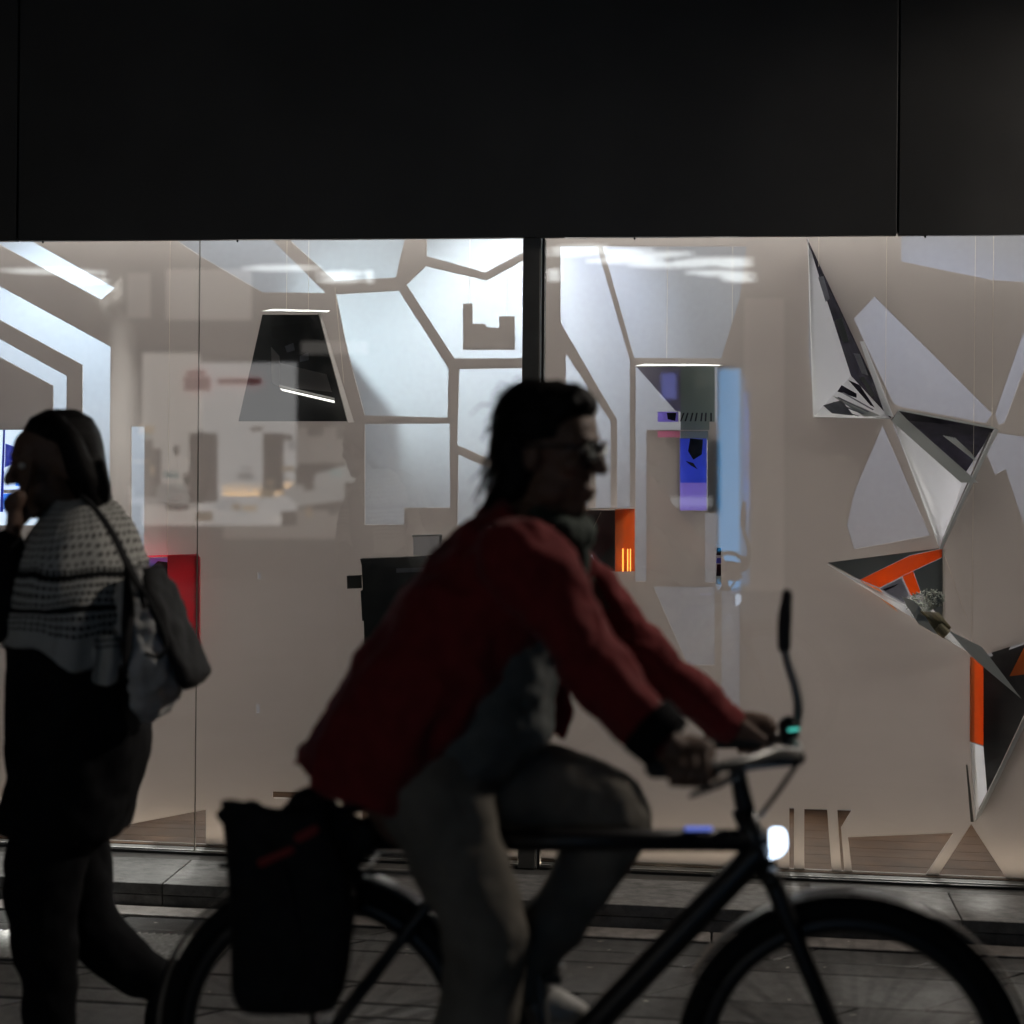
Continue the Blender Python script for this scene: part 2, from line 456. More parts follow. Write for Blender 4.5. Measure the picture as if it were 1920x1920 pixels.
# ================================================================== SHOP BUILDING
bld = thing('shop_building', 'dark shop building with black facade panels above a long lit display window', 'building')
ZT = P(960, 446, -0.03).z                       # underside of the facade panels
j0, j1 = P(32, 445, -0.03).x, P(1683, 440, -0.03).x
W_ = j1 - j0
for i, xa in enumerate((j0 - 2 * W_, j0 - W_, j0, j1, j1 + W_)):
    MB().box((xa + 0.0035, -0.03, ZT), (xa + W_ - 0.0035, 0.0, ZT + 2.6)).build('facade_panel', M_FASCIA, bld, bevel=0.002)
MB().box((j0 - 2 * W_, 0.002, ZT + 0.012), (j1 + 2 * W_, 0.03, ZT + 5.0)).build('facade_backing', M_SEAL, bld)
MB().box((j0 - 2 * W_, -0.03, ZT + 2.61), (j1 + 2 * W_, 0.0, ZT + 5.0)).build('upper_facade', M_FASCIA, bld)
for px in (80, 445, 1190, 1735):
    q = P(px, 449, -0.02); MB().tube([(q.x, -0.018, ZT + 0.01), (q.x, -0.018, ZT - 0.004)], 0.004, 8, sub=1).build('fixing_screw', M_SEAL, bld)
XL, XR, ZC = -3.3, 3.0, 2.95
MB().box((XL, YB, 0.0), (XR, YB + 0.1, ZC)).build('back_wall', M_WALL, bld)
MB().box((XL - 0.1, 0.035, 0.0), (XL, YB + 0.1, ZC)).build('side_wall', M_WALL, bld)
MB().box((XR, 0.035, 0.0), (XR + 0.1, YB + 0.1, ZC)).build('side_wall', M_WALL, bld)
MB().box((XL - 0.1, 0.032, ZC), (XR + 0.1, YB + 0.1, ZC + 0.1)).build('ceiling', M_WALL, bld)
for i in range(8):                              # boards of the display floor
    ya = 0.104 + i * (YB - 0.104) / 8
    MB().box((XL, ya + 0.001, 0.03), (XR, ya + (YB - 0.104) / 8 - 0.001, ZS - 0.002)).build('floor_board', M_WOOD, bld, bevel=0.001)
for sx, xa, xb in ((-1, j0 - 2 * W_, XL - 0.1), (1, XR + 0.1, j1 + 2 * W_)):
    MB().box((xa, 0.0, -0.02), (xb, 0.2, ZT + 0.01)).build('pier', M_FASCIA, bld)

# assumed lamps of the display: unseen ceiling spots behind the paper screen that wash the back wall
SPOTS = [  # px over which the lamp hangs, aim px, aim py, watts, cone, colour
    (930, 935, 600, 62, 62, (0.90, 0.97, 1.0)),
    (1090, 1085, 600, 38, 62, (0.76, 0.82, 1.0)),
    (860, 800, 760, 17, 60, (0.80, 0.95, 1.0)),
    (60, 60, 780, 120, 84, (0.72, 0.87, 1.0)),
    (440, 470, 500, 9, 60, (0.85, 0.94, 1.0)),
    (1290, 1270, 680, 5, 52, (0.60, 0.80, 1.0)),
    (1740, 1760, 740, 15, 70, (0.70, 0.74, 1.0)),
    (2050, 1900, 900, 9, 80, (0.72, 0.75, 1.0)),
    (-250, -150, 900, 10, 90, (0.95, 0.9, 0.9)),
]
for i, (px, ax, ay, wt, cone, c) in enumerate(SPOTS):
    q = P(px, 600, 0.42); pos = Vector((q.x, 0.42, 2.74)); aim = P(ax, ay, YB)
    ld = bpy.data.lights.new('assumed_display_spot', 'SPOT'); ld.energy = wt; ld.color = c
    ld.spot_size = math.radians(cone); ld.spot_blend = 0.9; ld.shadow_soft_size = 0.04
    lo = bpy.data.objects.new('spot_beam', ld); COL.objects.link(lo); lo.parent = bld
    lo.location = pos; d = (aim - pos).normalized()
    lo.rotation_euler = d.to_track_quat('-Z', 'Y').to_euler()
    s_ = MB(); s_.tube([pos - d * 0.13, pos - d * 0.01], 0.045, 16, sub=1, round_ends=False)
    s_.tube([pos - d * 0.1, Vector((pos.x, pos.y, ZC))], 0.008, 8, sub=1, round_ends=False)
    s_.build('assumed_ceiling_spotlight', M_CARD, bld, smooth=False)
# added low spot hidden behind the hanging trapezoid box, with an added card flag that throws the slanting shadow on the wall
pos, aim = P(540, 640, 0.45), P(760, 610, YB)
ld = bpy.data.lights.new('added_low_spot', 'SPOT'); ld.energy = 24; ld.color = (0.80, 0.95, 1.0); ld.spot_size = math.radians(105); ld.spot_blend = 0.6; ld.shadow_soft_size = 0.025
lo = bpy.data.objects.new('spot_beam', ld); COL.objects.link(lo); lo.parent = bld; lo.location = pos
lo.rotation_euler = (aim - pos).to_track_quat('-Z', 'Y').to_euler()
d = (aim - pos).normalized()
MB().tube([pos - d * 0.12, pos - d * 0.01], 0.035, 14, sub=1, round_ends=False).build('added_spotlight', M_BLACKCARD, bld)
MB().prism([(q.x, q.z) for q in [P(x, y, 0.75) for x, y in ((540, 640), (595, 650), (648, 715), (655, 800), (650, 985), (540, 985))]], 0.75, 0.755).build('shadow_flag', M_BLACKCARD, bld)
# added unseen ceiling strip and upright lamps light the paper screen from behind
STRIPS = [('ceiling_fill_strip', (-0.1, 0.98, 2.86), 5.6, 0.05, (math.radians(-40), 0, 0), 65, (1.0, 0.95, 0.90)),
          ('assumed_floor_strip', (-0.1, 0.05, 0.083), 5.6, 0.015, (math.pi, 0, 0), 5.5, (1.0, 0.80, 0.60)),  # assumed unseen strip, added for the warm glow at the screen's foot
          ('assumed_front_strip', (-0.1, 0.046, 2.55), 5.6, 0.028, (0, 0, 0), 44, (1.0, 0.95, 0.90))]  # assumed unseen strip, added to light box lids and screen front
for px, za, zb, wt in ((-120, 0.2, 1.9, 16), (440, 0.2, 1.75, 17), (1008, 0.2, 2.2, 14), (1462, 0.2, 2.2, 14), (1760, 0.3, 0.95, 9), (2080, 0.2, 2.0, 14)):
    q = P(px, 1000, 0.99)
    STRIPS.append(('upright_fill_lamp', (q.x, 0.99, (za + zb) / 2), 0.03, zb - za, (math.radians(-90), 0, 0), wt, (1.0, 0.94, 0.88)))
    MB().box((q.x - 0.022, 1.0, za - 0.03), (q.x + 0.022, YB - 0.001, zb + 0.03)).build('fill_lamp_housing', M_CARD, bld)
for nm, loc, sx, sy, rot, wt, c in STRIPS:
    ld = bpy.data.lights.new(nm, 'AREA'); ld.shape = 'RECTANGLE'; ld.size = sx; ld.size_y = sy; ld.energy = wt; ld.color = c
    lo = bpy.data.objects.new(nm, ld); COL.objects.link(lo); lo.parent = bld; lo.location = loc; lo.rotation_euler = rot

q = P(215, 900, 0.07); pos = Vector((q.x, 0.062, 2.40)); aim = Vector((q.x - 0.02, -0.26, ZS))
ld = bpy.data.lights.new('added_step_spot', 'SPOT'); ld.energy = 650; ld.color = (1.0, 0.97, 0.93); ld.spot_size = math.radians(30); ld.spot_blend = 0.7; ld.shadow_soft_size = 0.02  # added spot without a fitting, for the light pool on the step
lo = bpy.data.objects.new('spot_beam', ld); COL.objects.link(lo); lo.parent = bld; lo.location = pos
lo.rotation_euler = (aim - pos).to_track_quat('-Z', 'Y').to_euler()

# ------------------------------------------------------------------ glazing
win = thing('shop_window', 'wide frameless shop window of three tall panes with a dark steel post', 'window')


def pane(x0, x1):
    b = MB(); z0, z1, ya, yb = ZS + 0.004, ZT + 0.008, 0.034 - 0.034, 0.012
    b.add([(x0, ya, z0), (x1, ya, z0), (x1, ya, z1), (x0, ya, z1), (x0, yb, z0), (x1, yb, z0), (x1, yb, z1), (x0, yb, z1)],
          [(0, 1, 2, 3)], 0)
    n = len(b.v) - 8
    for f in ((4, 7, 6, 5), (0, 4, 5, 1), (1, 5, 6, 2), (2, 6, 7, 3), (3, 7, 4, 0)):
        b.f.append([n + i for i in f]); b.mi.append(1)
    return b.build('glass_pane', [GLASS, CLEAR], win)


xa, xb, xc, xd = P(370, 900, 0).x, P(978, 900, 0).x, P(1018, 900, 0).x, 3.05
pane(-3.3, xa - 0.001); pane(xa + 0.001, xb - 0.001); pane(xc + 0.001, xd)
MB().box((xa - 0.0008, 0.001, ZS + 0.004), (xa + 0.0008, 0.011, ZT + 0.01)).build('joint_seal', mat('grey sealant', (0.22, 0.21, 0.20), 0.6, trans=0.6), win)
MB().box((xb, -0.018, ZS), (xc - 0.014, 0.06, ZT + 0.001)).build('post', M_STEEL, win, bevel=0.003)
MB().box((xc - 0.012, -0.010, ZS), (xc - 0.009, 0.05, ZT + 0.001)).build('post_trim', M_ALU, win)
MB().box((xc - 0.0085, -0.006, ZS), (xc, 0.05, ZT + 0.001)).build('post_seal', M_SEAL, win)
for a, b_ in ((-3.3, xb - 0.001), (xc + 0.001, xd)):
    MB().box((a, -0.012, ZS - 0.003), (b_, -0.0015, ZS + 0.006)).build('bottom_rail', M_SEAL, win)
    MB().box((a, 0.0135, ZS - 0.003), (b_, 0.020, ZS + 0.007)).build('inner_rail', mat('grey rail', (0.25, 0.245, 0.24), 0.6, 0.2), win)

# ------------------------------------------------------------------ the cut-out paper screen
HOLES = [
    [(-200, 340), (0, 459), (190, 562), (215, 540), (66, 456), (40, 440), (-60, 380)],
    [(-200, 425), (0, 537), (207, 650), (204, 1085), (154, 1085), (154, 684), (0, 600), (-200, 490)],
    [(-200, 528), (0, 636), (125, 705), (124, 800), (99, 800), (99, 723), (0, 670), (-200, 562)],
    [(-60, 806), (44, 806), (97, 890), (97, 985), (-60, 985)],
    [(246, 800), (271, 800), (270, 1028), (246, 1028)],
    [(330, 400), (461, 400), (513, 452), (610, 549), (492, 548), (375, 480), (330, 450)],
    [(500, 400), (770, 400), (742, 520), (628, 527), (545, 452)],
    [(630, 552), (748, 545), (841, 691), (839, 783), (684, 779), (652, 660)],
    [(684, 795), (843, 794), (844, 952), (758, 952), (758, 984), (684, 984)],
    [(762, 534), (798, 499), (912, 526), (990, 483), (990, 672), (852, 672)],
    [(800, 400), (990, 400), (990, 468), (910, 511), (868, 499), (800, 480)],
    [(861, 692), (990, 690), (990, 893), (857, 834)],
    [(859, 852), (990, 911), (990, 1010), (858, 985)],
    [(1051, 462), (1119, 462), (1181, 676), (1181, 953), (1157, 953), (1157, 787), (1051, 605)],
    [(1130, 462), (1189, 671), (1352, 672), (1387, 560), (1400, 462)],
    [(1158, 961), (1188, 961), (1188, 1067), (1158, 1067)],
    [(1061, 663), (1102, 725), (1102, 950), (1061, 950)],
    [(1117, 749), (1145, 790), (1145, 953), (1117, 953)],
    [(1192, 688), (1345, 688), (1345, 772), (1345, 791), (1330, 791), (1330, 806), (1212, 806), (1212, 1090), (1191, 1090)],
    [(1233, 808), (1328, 808), (1328, 957), (1275, 957), (1275, 820), (1233, 820)],
    [(1322, 962), (1343, 962), (1343, 1092), (1322, 1092)],
    [(1225, 1100), (1340, 1100), (1340, 1247), (1290, 1247)],
    [(1353, 1108), (1387, 1108), (1387, 1330), (1353, 1330)],
    # triangular boxes and the openings round them
    [(1516, 458), (1657, 765), (1660, 781), (1527, 778), (1516, 660)],
    [(1601, 598), (1640, 556), (1861, 776), (1849, 793), (1690, 763), (1676, 757)],
    [(1990, 420), (1866, 776), (1873, 797), (1884, 792), (2022, 420)],
    [(1687, 775), (1858, 806), (1763, 1020), (1674, 797)],
    [(1655, 798), (1744, 1004), (1690, 1014), (1602, 1030), (1588, 985), (1603, 920)],
    [(1872, 812), (2050, 838), (2050, 1020), (1920, 985), (1886, 880), (1866, 890), (1850, 850)],
    [(1690, 400), (2050, 400), (1985, 410), (1940, 530), (1860, 525), (1690, 490)],
    [(1562, 1057), (1764, 1032), (1764, 1165), (1806, 1214)],
    [(1826, 1234), (1990, 1182), (1990, 1210), (1832, 1524), (1826, 1400)],
    [(316, 1047), (370, 1047), (370, 1209), (316, 1209)],
    [(259, 1050), (312, 1050), (312, 1208), (259, 1208)],
    # low openings that show the floor boards
    [(1480, 1515), (1489, 1515), (1489, 1634), (1480, 1634)],
    [(1508, 1517), (1551, 1517), (1560, 1637), (1508, 1635)],
    [(1570, 1518), (1598, 1518), (1577, 1552), (1584, 1638), (1578, 1638)],
    [(1590, 1570), (1788, 1562), (1735, 1642), (1598, 1638)],
    [(1821, 1545), (1888, 1648), (1758, 1643)],
    [(-200, 1530), (20, 1575), (240, 1546), (386, 1518), (386, 1586), (-200, 1570)],
    [(679, 1492), (690, 1490), (690, 1596), (679, 1596)],
    [(511, 1484), (580, 1486), (560, 1497), (511, 1496)],
    [(483, 1073), (489, 1073), (489, 1086), (483, 1086)],
    [(480, 1320), (487, 1320), (487, 1337), (480, 1337)],
]


def area2(p):
    return sum(p[i][0] * p[(i + 1) % len(p)][1] - p[(i + 1) % len(p)][0] * p[i][1] for i in range(len(p)))


def sheet(name, outer, holes, y0, y1, m_, parent):
    loops = [outer if area2(outer) > 0 else outer[::-1]] + [h if area2(h) < 0 else h[::-1] for h in holes]
    tri = tessellate_polygon([[Vector((p[0], p[1], 0)) for p in lp] for lp in loops])
    flat = [p for lp in loops for p in lp]; n = len(flat)
    b = MB()
    vs = [(p[0], y0, p[1]) for p in flat] + [(p[0], y1, p[1]) for p in flat]
    fs = []
    for t in tri:
        fs.append(list(t)); fs.append([n + i for i in reversed(t)])
    o = 0
    for lp in loops:
        k = len(lp)
        for i in range(k):
            a, c = o + i, o + (i + 1) % k
            fs.append([a, c, n + c, n + a])
        o += k
    b.add(vs, fs)
    return b.build(name, m_, parent)


scr = thing('paper_screen', 'taupe paper screen with angular cut-out openings behind the shop glass', 'screen', (0, YS, ZS))
outer = [(XL + 0.01, ZS + 0.002), (XR - 0.01, ZS + 0.002), (XR - 0.01, 2.60), (XL + 0.01, 2.60)]
sheet('cut_sheet', outer, [xz(h, YS) for h in HOLES], YS, YS + 0.006, M_FILM, scr)
castle = [(868, 569), (886, 569), (886, 607), (911, 607), (911, 614), (936, 614), (936, 593), (965, 593), (965, 656), (868, 656)]
MB().prism(xz(castle, YS), YS, YS + 0.006).build('castle_cutout', M_FILM, scr)


def thread(a, b_, parent, r=0.0007):
    return MB().tube([a, b_], r, 5, sub=1, round_ends=False).build('thread', M_THREAD, parent)


for px in (880, 950):
    a = P(px, 590, YS + 0.003); thread((a.x, a.y, a.z), (a.x, a.y, 2.6), scr)


def face(name, pts, m_, parent, t=0.003):
    return MB().plate([P(*q) for q in pts], t).build(name, m_, parent)


# tall white triangular box, top right
t = thing('triangular_box', 'tall open white triangular box with dark photo inside, hanging highest at right', 'box', P(1598, 700, 0.1))
A, B, C, Dp = (1514, 448, 0.09), (1672, 786, 0.09), (1524, 783, 0.09), (1596, 704, 0.50)
face('left_face', [A, C, Dp], M_PAPER, t)
face('photo_face', [A, Dp, B], M_PRINT, t)
face('bottom_face', [C, B, Dp], M_PAPER, t)
face('edge_strip', [(1612, 640, 0.085), (1620, 640, 0.085), (1676, 782, 0.085), (1660, 778, 0.085)], M_PAPER, t)
for i, (pp, mm) in enumerate((([(1543, 760), (1560, 775), (1600, 779), (1578, 750)], M_PRINTG), ([(1560, 742), (1580, 748), (1650, 779), (1620, 781)], M_CARD),
                              ([(1578, 722), (1606, 738), (1606, 746), (1570, 734)], M_PRINT), ([(1590, 712), (1612, 722), (1640, 764), (1632, 760)], M_PRINT))):
    face('print_sheet', [(x, y, 0.085 - 0.001 * i) for x, y in pp], mm, t, 0.001)
for i, pp in enumerate(([(1534, 520), (1544, 518), (1556, 560), (1548, 566)], [(1566, 600), (1578, 596), (1592, 640), (1580, 642)], [(1600, 662), (1612, 664), (1628, 704), (1616, 700)],
                        [(1612, 708), (1620, 706), (1640, 742), (1634, 744)])):
    face('photo_patch', [(x, y, 0.0835 - 0.0005 * i) for x, y in pp], M_PRINTG if i % 2 == 0 else M_GREYCARD, t, 0.001)
for i in range(4):
    face('page_line', [(1552 + i * 9, 764 - i * 9, 0.0815), (1554 + i * 9, 762 - i * 9, 0.0815), (1612 + i * 9, 780 - i * 4, 0.0815), (1609 + i * 9, 781 - i * 4, 0.0815)], M_PRINTG, t, 0.001)
for px in (1535, 1660):
    a = P(px, 760 if px > 1600 else 500, 0.09); thread(a, (a.x, a.y, 2.9), t)
# inverted triangular box below it
t = thing('triangular_box', 'inverted open white triangular box with dark book photo, touching the tall one', 'box', P(1762, 900, 0.1))
A, B, C, Dp = (1672, 786, 0.088), (1866, 803, 0.09), (1762, 1030, 0.09), (1812, 886, 0.48)
face('left_face', [A, C, Dp], M_PAPER, t)
face('photo_face', [(1684, 769, 0.088), A, Dp, B], M_PRINT, t)
face('right_face', [B, Dp, C], M_PAPER, t)
face('grey_flap', [(1684, 769, 0.083), (1700, 786, 0.083), (1835, 905, 0.083), (1802, 905, 0.083), (1672, 790, 0.083)], M_CARD, t, 0.001)
for i in range(5):
    face('book_edge', [(1768 + i * 5, 817 + i, 0.081), (1770 + i * 5, 816 + i, 0.081), (1830 - i * 2, 862 - i * 3, 0.081), (1828 - i * 2, 864 - i * 3, 0.081)], M_CARD, t, 0.001)
face('rim', [(1684, 767, 0.080), (1866, 801, 0.080), (1866, 805, 0.080), (1684, 770, 0.080)], M_CARD, t, 0.002)
face('rim', [(1866, 803, 0.079), (1872, 806, 0.079), (1766, 1030, 0.079), (1760, 1030, 0.079)], M_CARD, t, 0.002)
a = P(1860, 803, 0.085); thread(a, (a.x, a.y, 2.9), t)
# orange and grey box
t = thing('triangular_box', 'grey triangular box with a thick orange band, holding dried flowers', 'box', P(1680, 1120, 0.1))
face('grey_face', [(1552, 1055, 0.099), (1768, 1027, 0.099), (1706, 1041, 0.099), (1612, 1087, 0.099)], M_GREYCARD, t)
face('grey_face', [(1768, 1045, 0.099), (1768, 1167, 0.099), (1728, 1113, 0.099), (1713, 1071, 0.099)], M_GREYCARD, t)
face('lower_face', [(1552, 1058, 0.092), (1690, 1130, 0.092), (1768, 1168, 0.099), (1815, 1222, 0.092), (1800, 1214, 0.075)], M_PAPER, t)
face('right_face', [(1768, 1028, 0.094), (1772, 1030, 0.116), (1772, 1170, 0.116), (1768, 1167, 0.094)], M_FILM, t)
face('orange_band', [(1613, 1087, 0.098), (1706, 1042, 0.098), (1768, 1029, 0.098), (1768, 1044, 0.098), (1712, 1070, 0.098), (1692, 1080, 0.098), (1649, 1102, 0.098)], M_ORANGE, t, 0.002)
face('orange_band', [(1692, 1081, 0.097), (1712, 1071, 0.097), (1727, 1113, 0.097), (1708, 1116, 0.097)], M_ORANGE, t, 0.002)
face('peach_edge', [(1613, 1089, 0.096), (1649, 1104, 0.096), (1684, 1148, 0.096), (1658, 1128, 0.096)], M_PEACH, t, 0.002)
face('print_sheet', [(1650, 1104, 0.097), (1690, 1084, 0.097), (1704, 1116, 0.097), (1694, 1130, 0.097)], M_PRINTG, t, 0.001)
face('print_mark', [(1655, 1105, 0.094), (1686, 1094, 0.094), (1676, 1101, 0.094), (1660, 1108, 0.094)], M_PRINT, t, 0.001)
a = P(1768, 1032, 0.1); thread(a, P(1812, 1158, 0.1), t)
# dried flowers
t = thing('dried_bouquet', 'small bouquet of pale dried flowers lying in the orange and grey box', 'flowers', P(1750, 1160, 0.08))
M_BLOOM = mat('pale dried blossom', (0.50, 0.52, 0.47), 0.9, trans=0.3); M_STEM = mat('dried stems', (0.30, 0.26, 0.17), 0.8, trans=0.2)
bl = MB()
for i in range(260):
    u, v = random.random() * 2 * math.pi, random.random() ** 0.5
    px = 1731 + 36 * v * math.cos(u) + 4; py = 1128 + 20 * v * math.sin(u) - 0.18 * (px - 1731)
    c = P(px, py, 0.085 + 0.03 * (1 - v) * random.uniform(-1, 1))
    d = Vector((random.uniform(-1, 1), random.uniform(-1, 0.4), random.uniform(-1, 1))).normalized() * 0.006
    bl.tube([c - d, c + d], [0.0012, 0.0022], 5, sub=1)
o = bl.build('blossom_head', M_BLOOM, t); o['kind'] = 'stuff'
for i in range(14):
    a, b_ = P(1712 + i * 3.6, 1146 + i * 0.2, 0.075 + 0.01 * math.sin(i)), P(1762 + i * 1.6, 1190 - i * 1.0, 0.08)
    MB().tube([a, b_], 0.0022, 5, sub=1).build('stem', M_STEM, t)
MB().tube([P(1758, 1174, 0.08), P(1775, 1190, 0.08)], [0.024, 0.017], 12, flat=0.5, sub=1, round_ends=False).build('wrapping_band', M_STEM, t)
MB().plate(poly([(1690, 1118), (1718, 1128), (1745, 1172), (1760, 1192), (1722, 1170)], 0.07), 0.002).build('wrapping_paper', M_CARD, t)
# low right box
t = thing('triangular_box', 'dark triangular box with orange edge hanging lowest at the right edge', 'box', P(1870, 1400, 0.1))
face('orange_face', [(1820, 1232, 0.09), (1844, 1236, 0.2), (1844, 1398, 0.2), (1820, 1390, 0.09)], M_ORANGE, t)
face('photo_face', [(1844, 1236, 0.2), (1985, 1185, 0.2), (1985, 1225, 0.2), (1850, 1500, 0.2), (1844, 1400, 0.2)], M_BLACKCARD, t)
face('orange_corner', [(1893, 1268, 0.19), (1920, 1215, 0.19), (1970, 1205, 0.19), (1940, 1262, 0.19)], M_ORANGE, t, 0.002)
face('lower_face', [(1820, 1392, 0.089), (1844, 1400, 0.2), (1852, 1500, 0.2), (1830, 1538, 0.089)], M_PAPER, t)
face('rim', [(1985, 1205, 0.085), (1995, 1210, 0.085), (1838, 1532, 0.085), (1828, 1538, 0.085)], M_CARD, t, 0.006)
face('grey_wing', [(1778, 1182, 0.083), (1840, 1212, 0.083), (1856, 1232, 0.083), (1915, 1310, 0.083), (1835, 1243, 0.083), (1815, 1224, 0.083)], M_CARD, t, 0.002)
face('print_mark', [(1858, 1222, 0.18), (1895, 1212, 0.18), (1880, 1240, 0.18), (1872, 1230, 0.18), (1866, 1236, 0.18)], M_SEAL, t, 0.001)
face('black_silhouette', [(1846, 1330, 0.18), (1874, 1362, 0.18), (1876, 1420, 0.18), (1850, 1430, 0.18)], M_SEAL, t, 0.001)
face('prop_stick', [(1811, 1434, 0.085), (1814, 1434, 0.085), (1826, 1541, 0.085), (1820, 1541, 0.085)], M_STEEL, t, 0.002)
a = P(1822, 1233, 0.09); thread(a, (a.x, a.y, 2.9), t)

# black trapezoid box, upper left
t = thing('trapezoid_box', 'black trapezoid box with a white lid and inner shelf, hanging upper left', 'box', P(550, 690, 0.08))
face('back_face', [(492, 590, 0.10), (602, 590, 0.10), (655, 790, 0.10), (447, 790, 0.10)], M_BLACKCARD, t)
face('lid', [(491, 583, 0.05), (512, 579, 0.10), (618, 582, 0.10), (612, 585, 0.05)], M_CARD, t, 0.003)
face('right_side', [(598, 588, 0.05), (602, 588, 0.098), (664, 792, 0.098), (653, 792, 0.05)], M_FILM, t)
face('light_bar', [(525, 728, 0.06), (627, 751, 0.06), (627, 755, 0.057), (529, 732, 0.057)], lamp_mat('white light bar', (1.0, 0.96, 0.9), 1.6), t, 0.003)
face('shelf', [(523, 722, 0.062), (627, 747, 0.062), (627, 750, 0.09), (523, 726, 0.09)], M_CARD, t, 0.002)
for i in range(5):
    face('print_line', [(520 + i * 14, 640 + i * 9, 0.094), (536 + i * 14, 634 + i * 9, 0.094), (540 + i * 13, 648 + i * 9, 0.094), (526 + i * 12, 652 + i * 9, 0.094)], M_PRINTG if i % 2 else M_SEAL, t, 0.001)
face('inner_panel', [(523, 680, 0.09), (612, 702, 0.09), (622, 735, 0.09), (525, 725, 0.09)], M_FILM, t, 0.002)
face('inner_side', [(508, 650, 0.085), (524, 668, 0.085), (524, 726, 0.085), (510, 718, 0.085)], M_FILM, t, 0.002)
face('print_mark', [(508, 612, 0.095), (580, 604, 0.095), (600, 650, 0.095), (596, 672, 0.095), (560, 650, 0.095), (510, 632, 0.095)], M_SEAL, t, 0.001)
for x0, x1 in ((537, 537), (578, 578)):
    a = P(x0, 581, 0.08); thread(a, (a.x, a.y, 2.9), t)
thread(P(628, 540, 0.08), P(645, 720, 0.08), t)
# small thing: black stepped box in the middle, behind the cyclist
t = thing('stepped_box', 'large black stepped box with a pale slot, half hidden behind the cyclist\'s back', 'box', P(760, 1120, 0.08))
MB().prism(xz([(675, 1048), (930, 1038), (930, 1240), (684, 1240), (682, 1164), (679, 1164), (676, 1108), (680, 1106), (678, 1060)], 0.07), 0.07, 0.112).build('front', M_BLACKCARD, t)
MB().prism(xz([(650, 1080), (676, 1079), (676, 1103), (651, 1104)], 0.09), 0.09, 0.112).build('tab', mat('dark grey card', (0.07, 0.065, 0.06), 0.7), t)
face('slot', [(743, 1066, 0.066), (900, 1060, 0.066), (900, 1068, 0.066), (743, 1074, 0.066)], M_PRINTG, t, 0.003)
t = thing('picture_frame', 'small open white frame above the black stepped box', 'frame', P(800, 1020, 0.1))
face('frame_back', [(775, 1006, 0.112), (828, 1004, 0.112), (828, 1040, 0.112), (775, 1041, 0.112)], M_PAPER, t)
face('frame_top', [(773, 1004, 0.07), (829, 1002, 0.07), (829, 1005, 0.105), (773, 1007, 0.105)], M_CARD, t, 0.002)
face('frame_side', [(823, 1004, 0.07), (829, 1004, 0.07), (829, 1030, 0.105), (824, 1030, 0.105)], M_CARD, t, 0.002)
# red box on the left
t = thing('red_box', 'open red acrylic box hanging behind the walking person\'s backpack', 'box', P(330, 1120, 0.06))
face('front_face', [(314, 1041, 0.05), (372, 1041, 0.05), (372, 1214, 0.05), (314, 1214, 0.05)], M_RED, t)
face('side_face', [(373, 1043, 0.05), (376, 1045, 0.11), (376, 1214, 0.11), (373, 1216, 0.05)], M_RED, t)
face('top_face', [(255, 1044, 0.05), (372, 1040, 0.05), (372, 1042, 0.11), (255, 1046, 0.11)], M_RED, t)
face('picture_face', [(255, 1046, 0.10), (314, 1046, 0.10), (314, 1214, 0.10), (255, 1214, 0.10)], M_LILAC, t)
face('print_mark', [(285, 1062, 0.098), (296, 1052, 0.098), (314, 1054, 0.098), (314, 1110, 0.098), (288, 1100, 0.098)], M_PRINT, t, 0.001)
a = P(314, 1042, 0.06); thread(a, (a.x, a.y, 2.9), t)
# blue lit box at the left edge
t = thing('blue_display_box', 'small display box glowing white and blue, behind the walking person\'s face', 'box', P(30, 900, 0.3))
face('glowing_back', [(-70, 800, 0.34), (104, 800, 0.34), (104, 992, 0.34), (-70, 992, 0.34)], lamp_mat('lit white blue panel', (0.72, 0.86, 1.0), 0.85), t)
face('blue_block', [(10, 832, 0.31), (27, 838, 0.31), (27, 868, 0.31), (9, 876, 0.31)], M_BLUE, t, 0.01)
face('blue_block', [(29, 895, 0.30), (60, 895, 0.30), (60, 911, 0.30), (29, 911, 0.30)], lamp_mat('lit blue', (0.05, 0.25, 1.0), 0.9), t, 0.01)
face('blue_block', [(4, 926, 0.30), (32, 926, 0.30), (30, 950, 0.30), (0, 956, 0.30)], lamp_mat('lit blue', (0.05, 0.25, 1.0), 0.9), t, 0.01)
face('blue_block', [(50, 925, 0.30), (66, 940, 0.30), (62, 946, 0.30), (48, 932, 0.30)], lamp_mat('lit blue', (0.05, 0.25, 1.0), 0.9), t, 0.01)
face('side_post', [(6, 806, 0.13), (9, 806, 0.13), (5, 960, 0.13), (0, 960, 0.13)], M_BLUE, t, 0.004)
face('shelf', [(6, 918, 0.29), (70, 918, 0.29), (70, 925, 0.29), (6, 925, 0.29)], M_CARD, t, 0.02)
# black and orange box behind the cyclist's chin
t = thing('orange_box', 'black box with a glowing orange side beside the cyclist\'s chin', 'box', P(1150, 1010, 0.06))
face('front_face', [(1060, 957, 0.07), (1153, 957, 0.07), (1153, 1071, 0.07), (1060, 1071, 0.07)], M_BLACKCARD, t)
face('orange_face', [(1154, 955, 0.06), (1190, 954, 0.11), (1190, 1071, 0.11), (1154, 1072, 0.06)], M_ORANGE, t)
face('lid', [(1058, 955, 0.05), (1190, 952, 0.05), (1190, 954, 0.11), (1058, 957, 0.11)], M_CARD, t, 0.002)
for px in (1177, 1182):
    MB().tube([P(px, 1030, 0.055), P(px, 1070, 0.055)], 0.0022, 6, sub=1).build('light_rod', lamp_mat('orange rod', (1.0, 0.40, 0.07), 2.2), t)
MB().tube([P(1168, 1030, 0.055), P(1168, 1070, 0.055)], 0.003, 6, sub=1).build('light_rod', lamp_mat('orange rod dim', (1.0, 0.30, 0.04), 2.6), t)
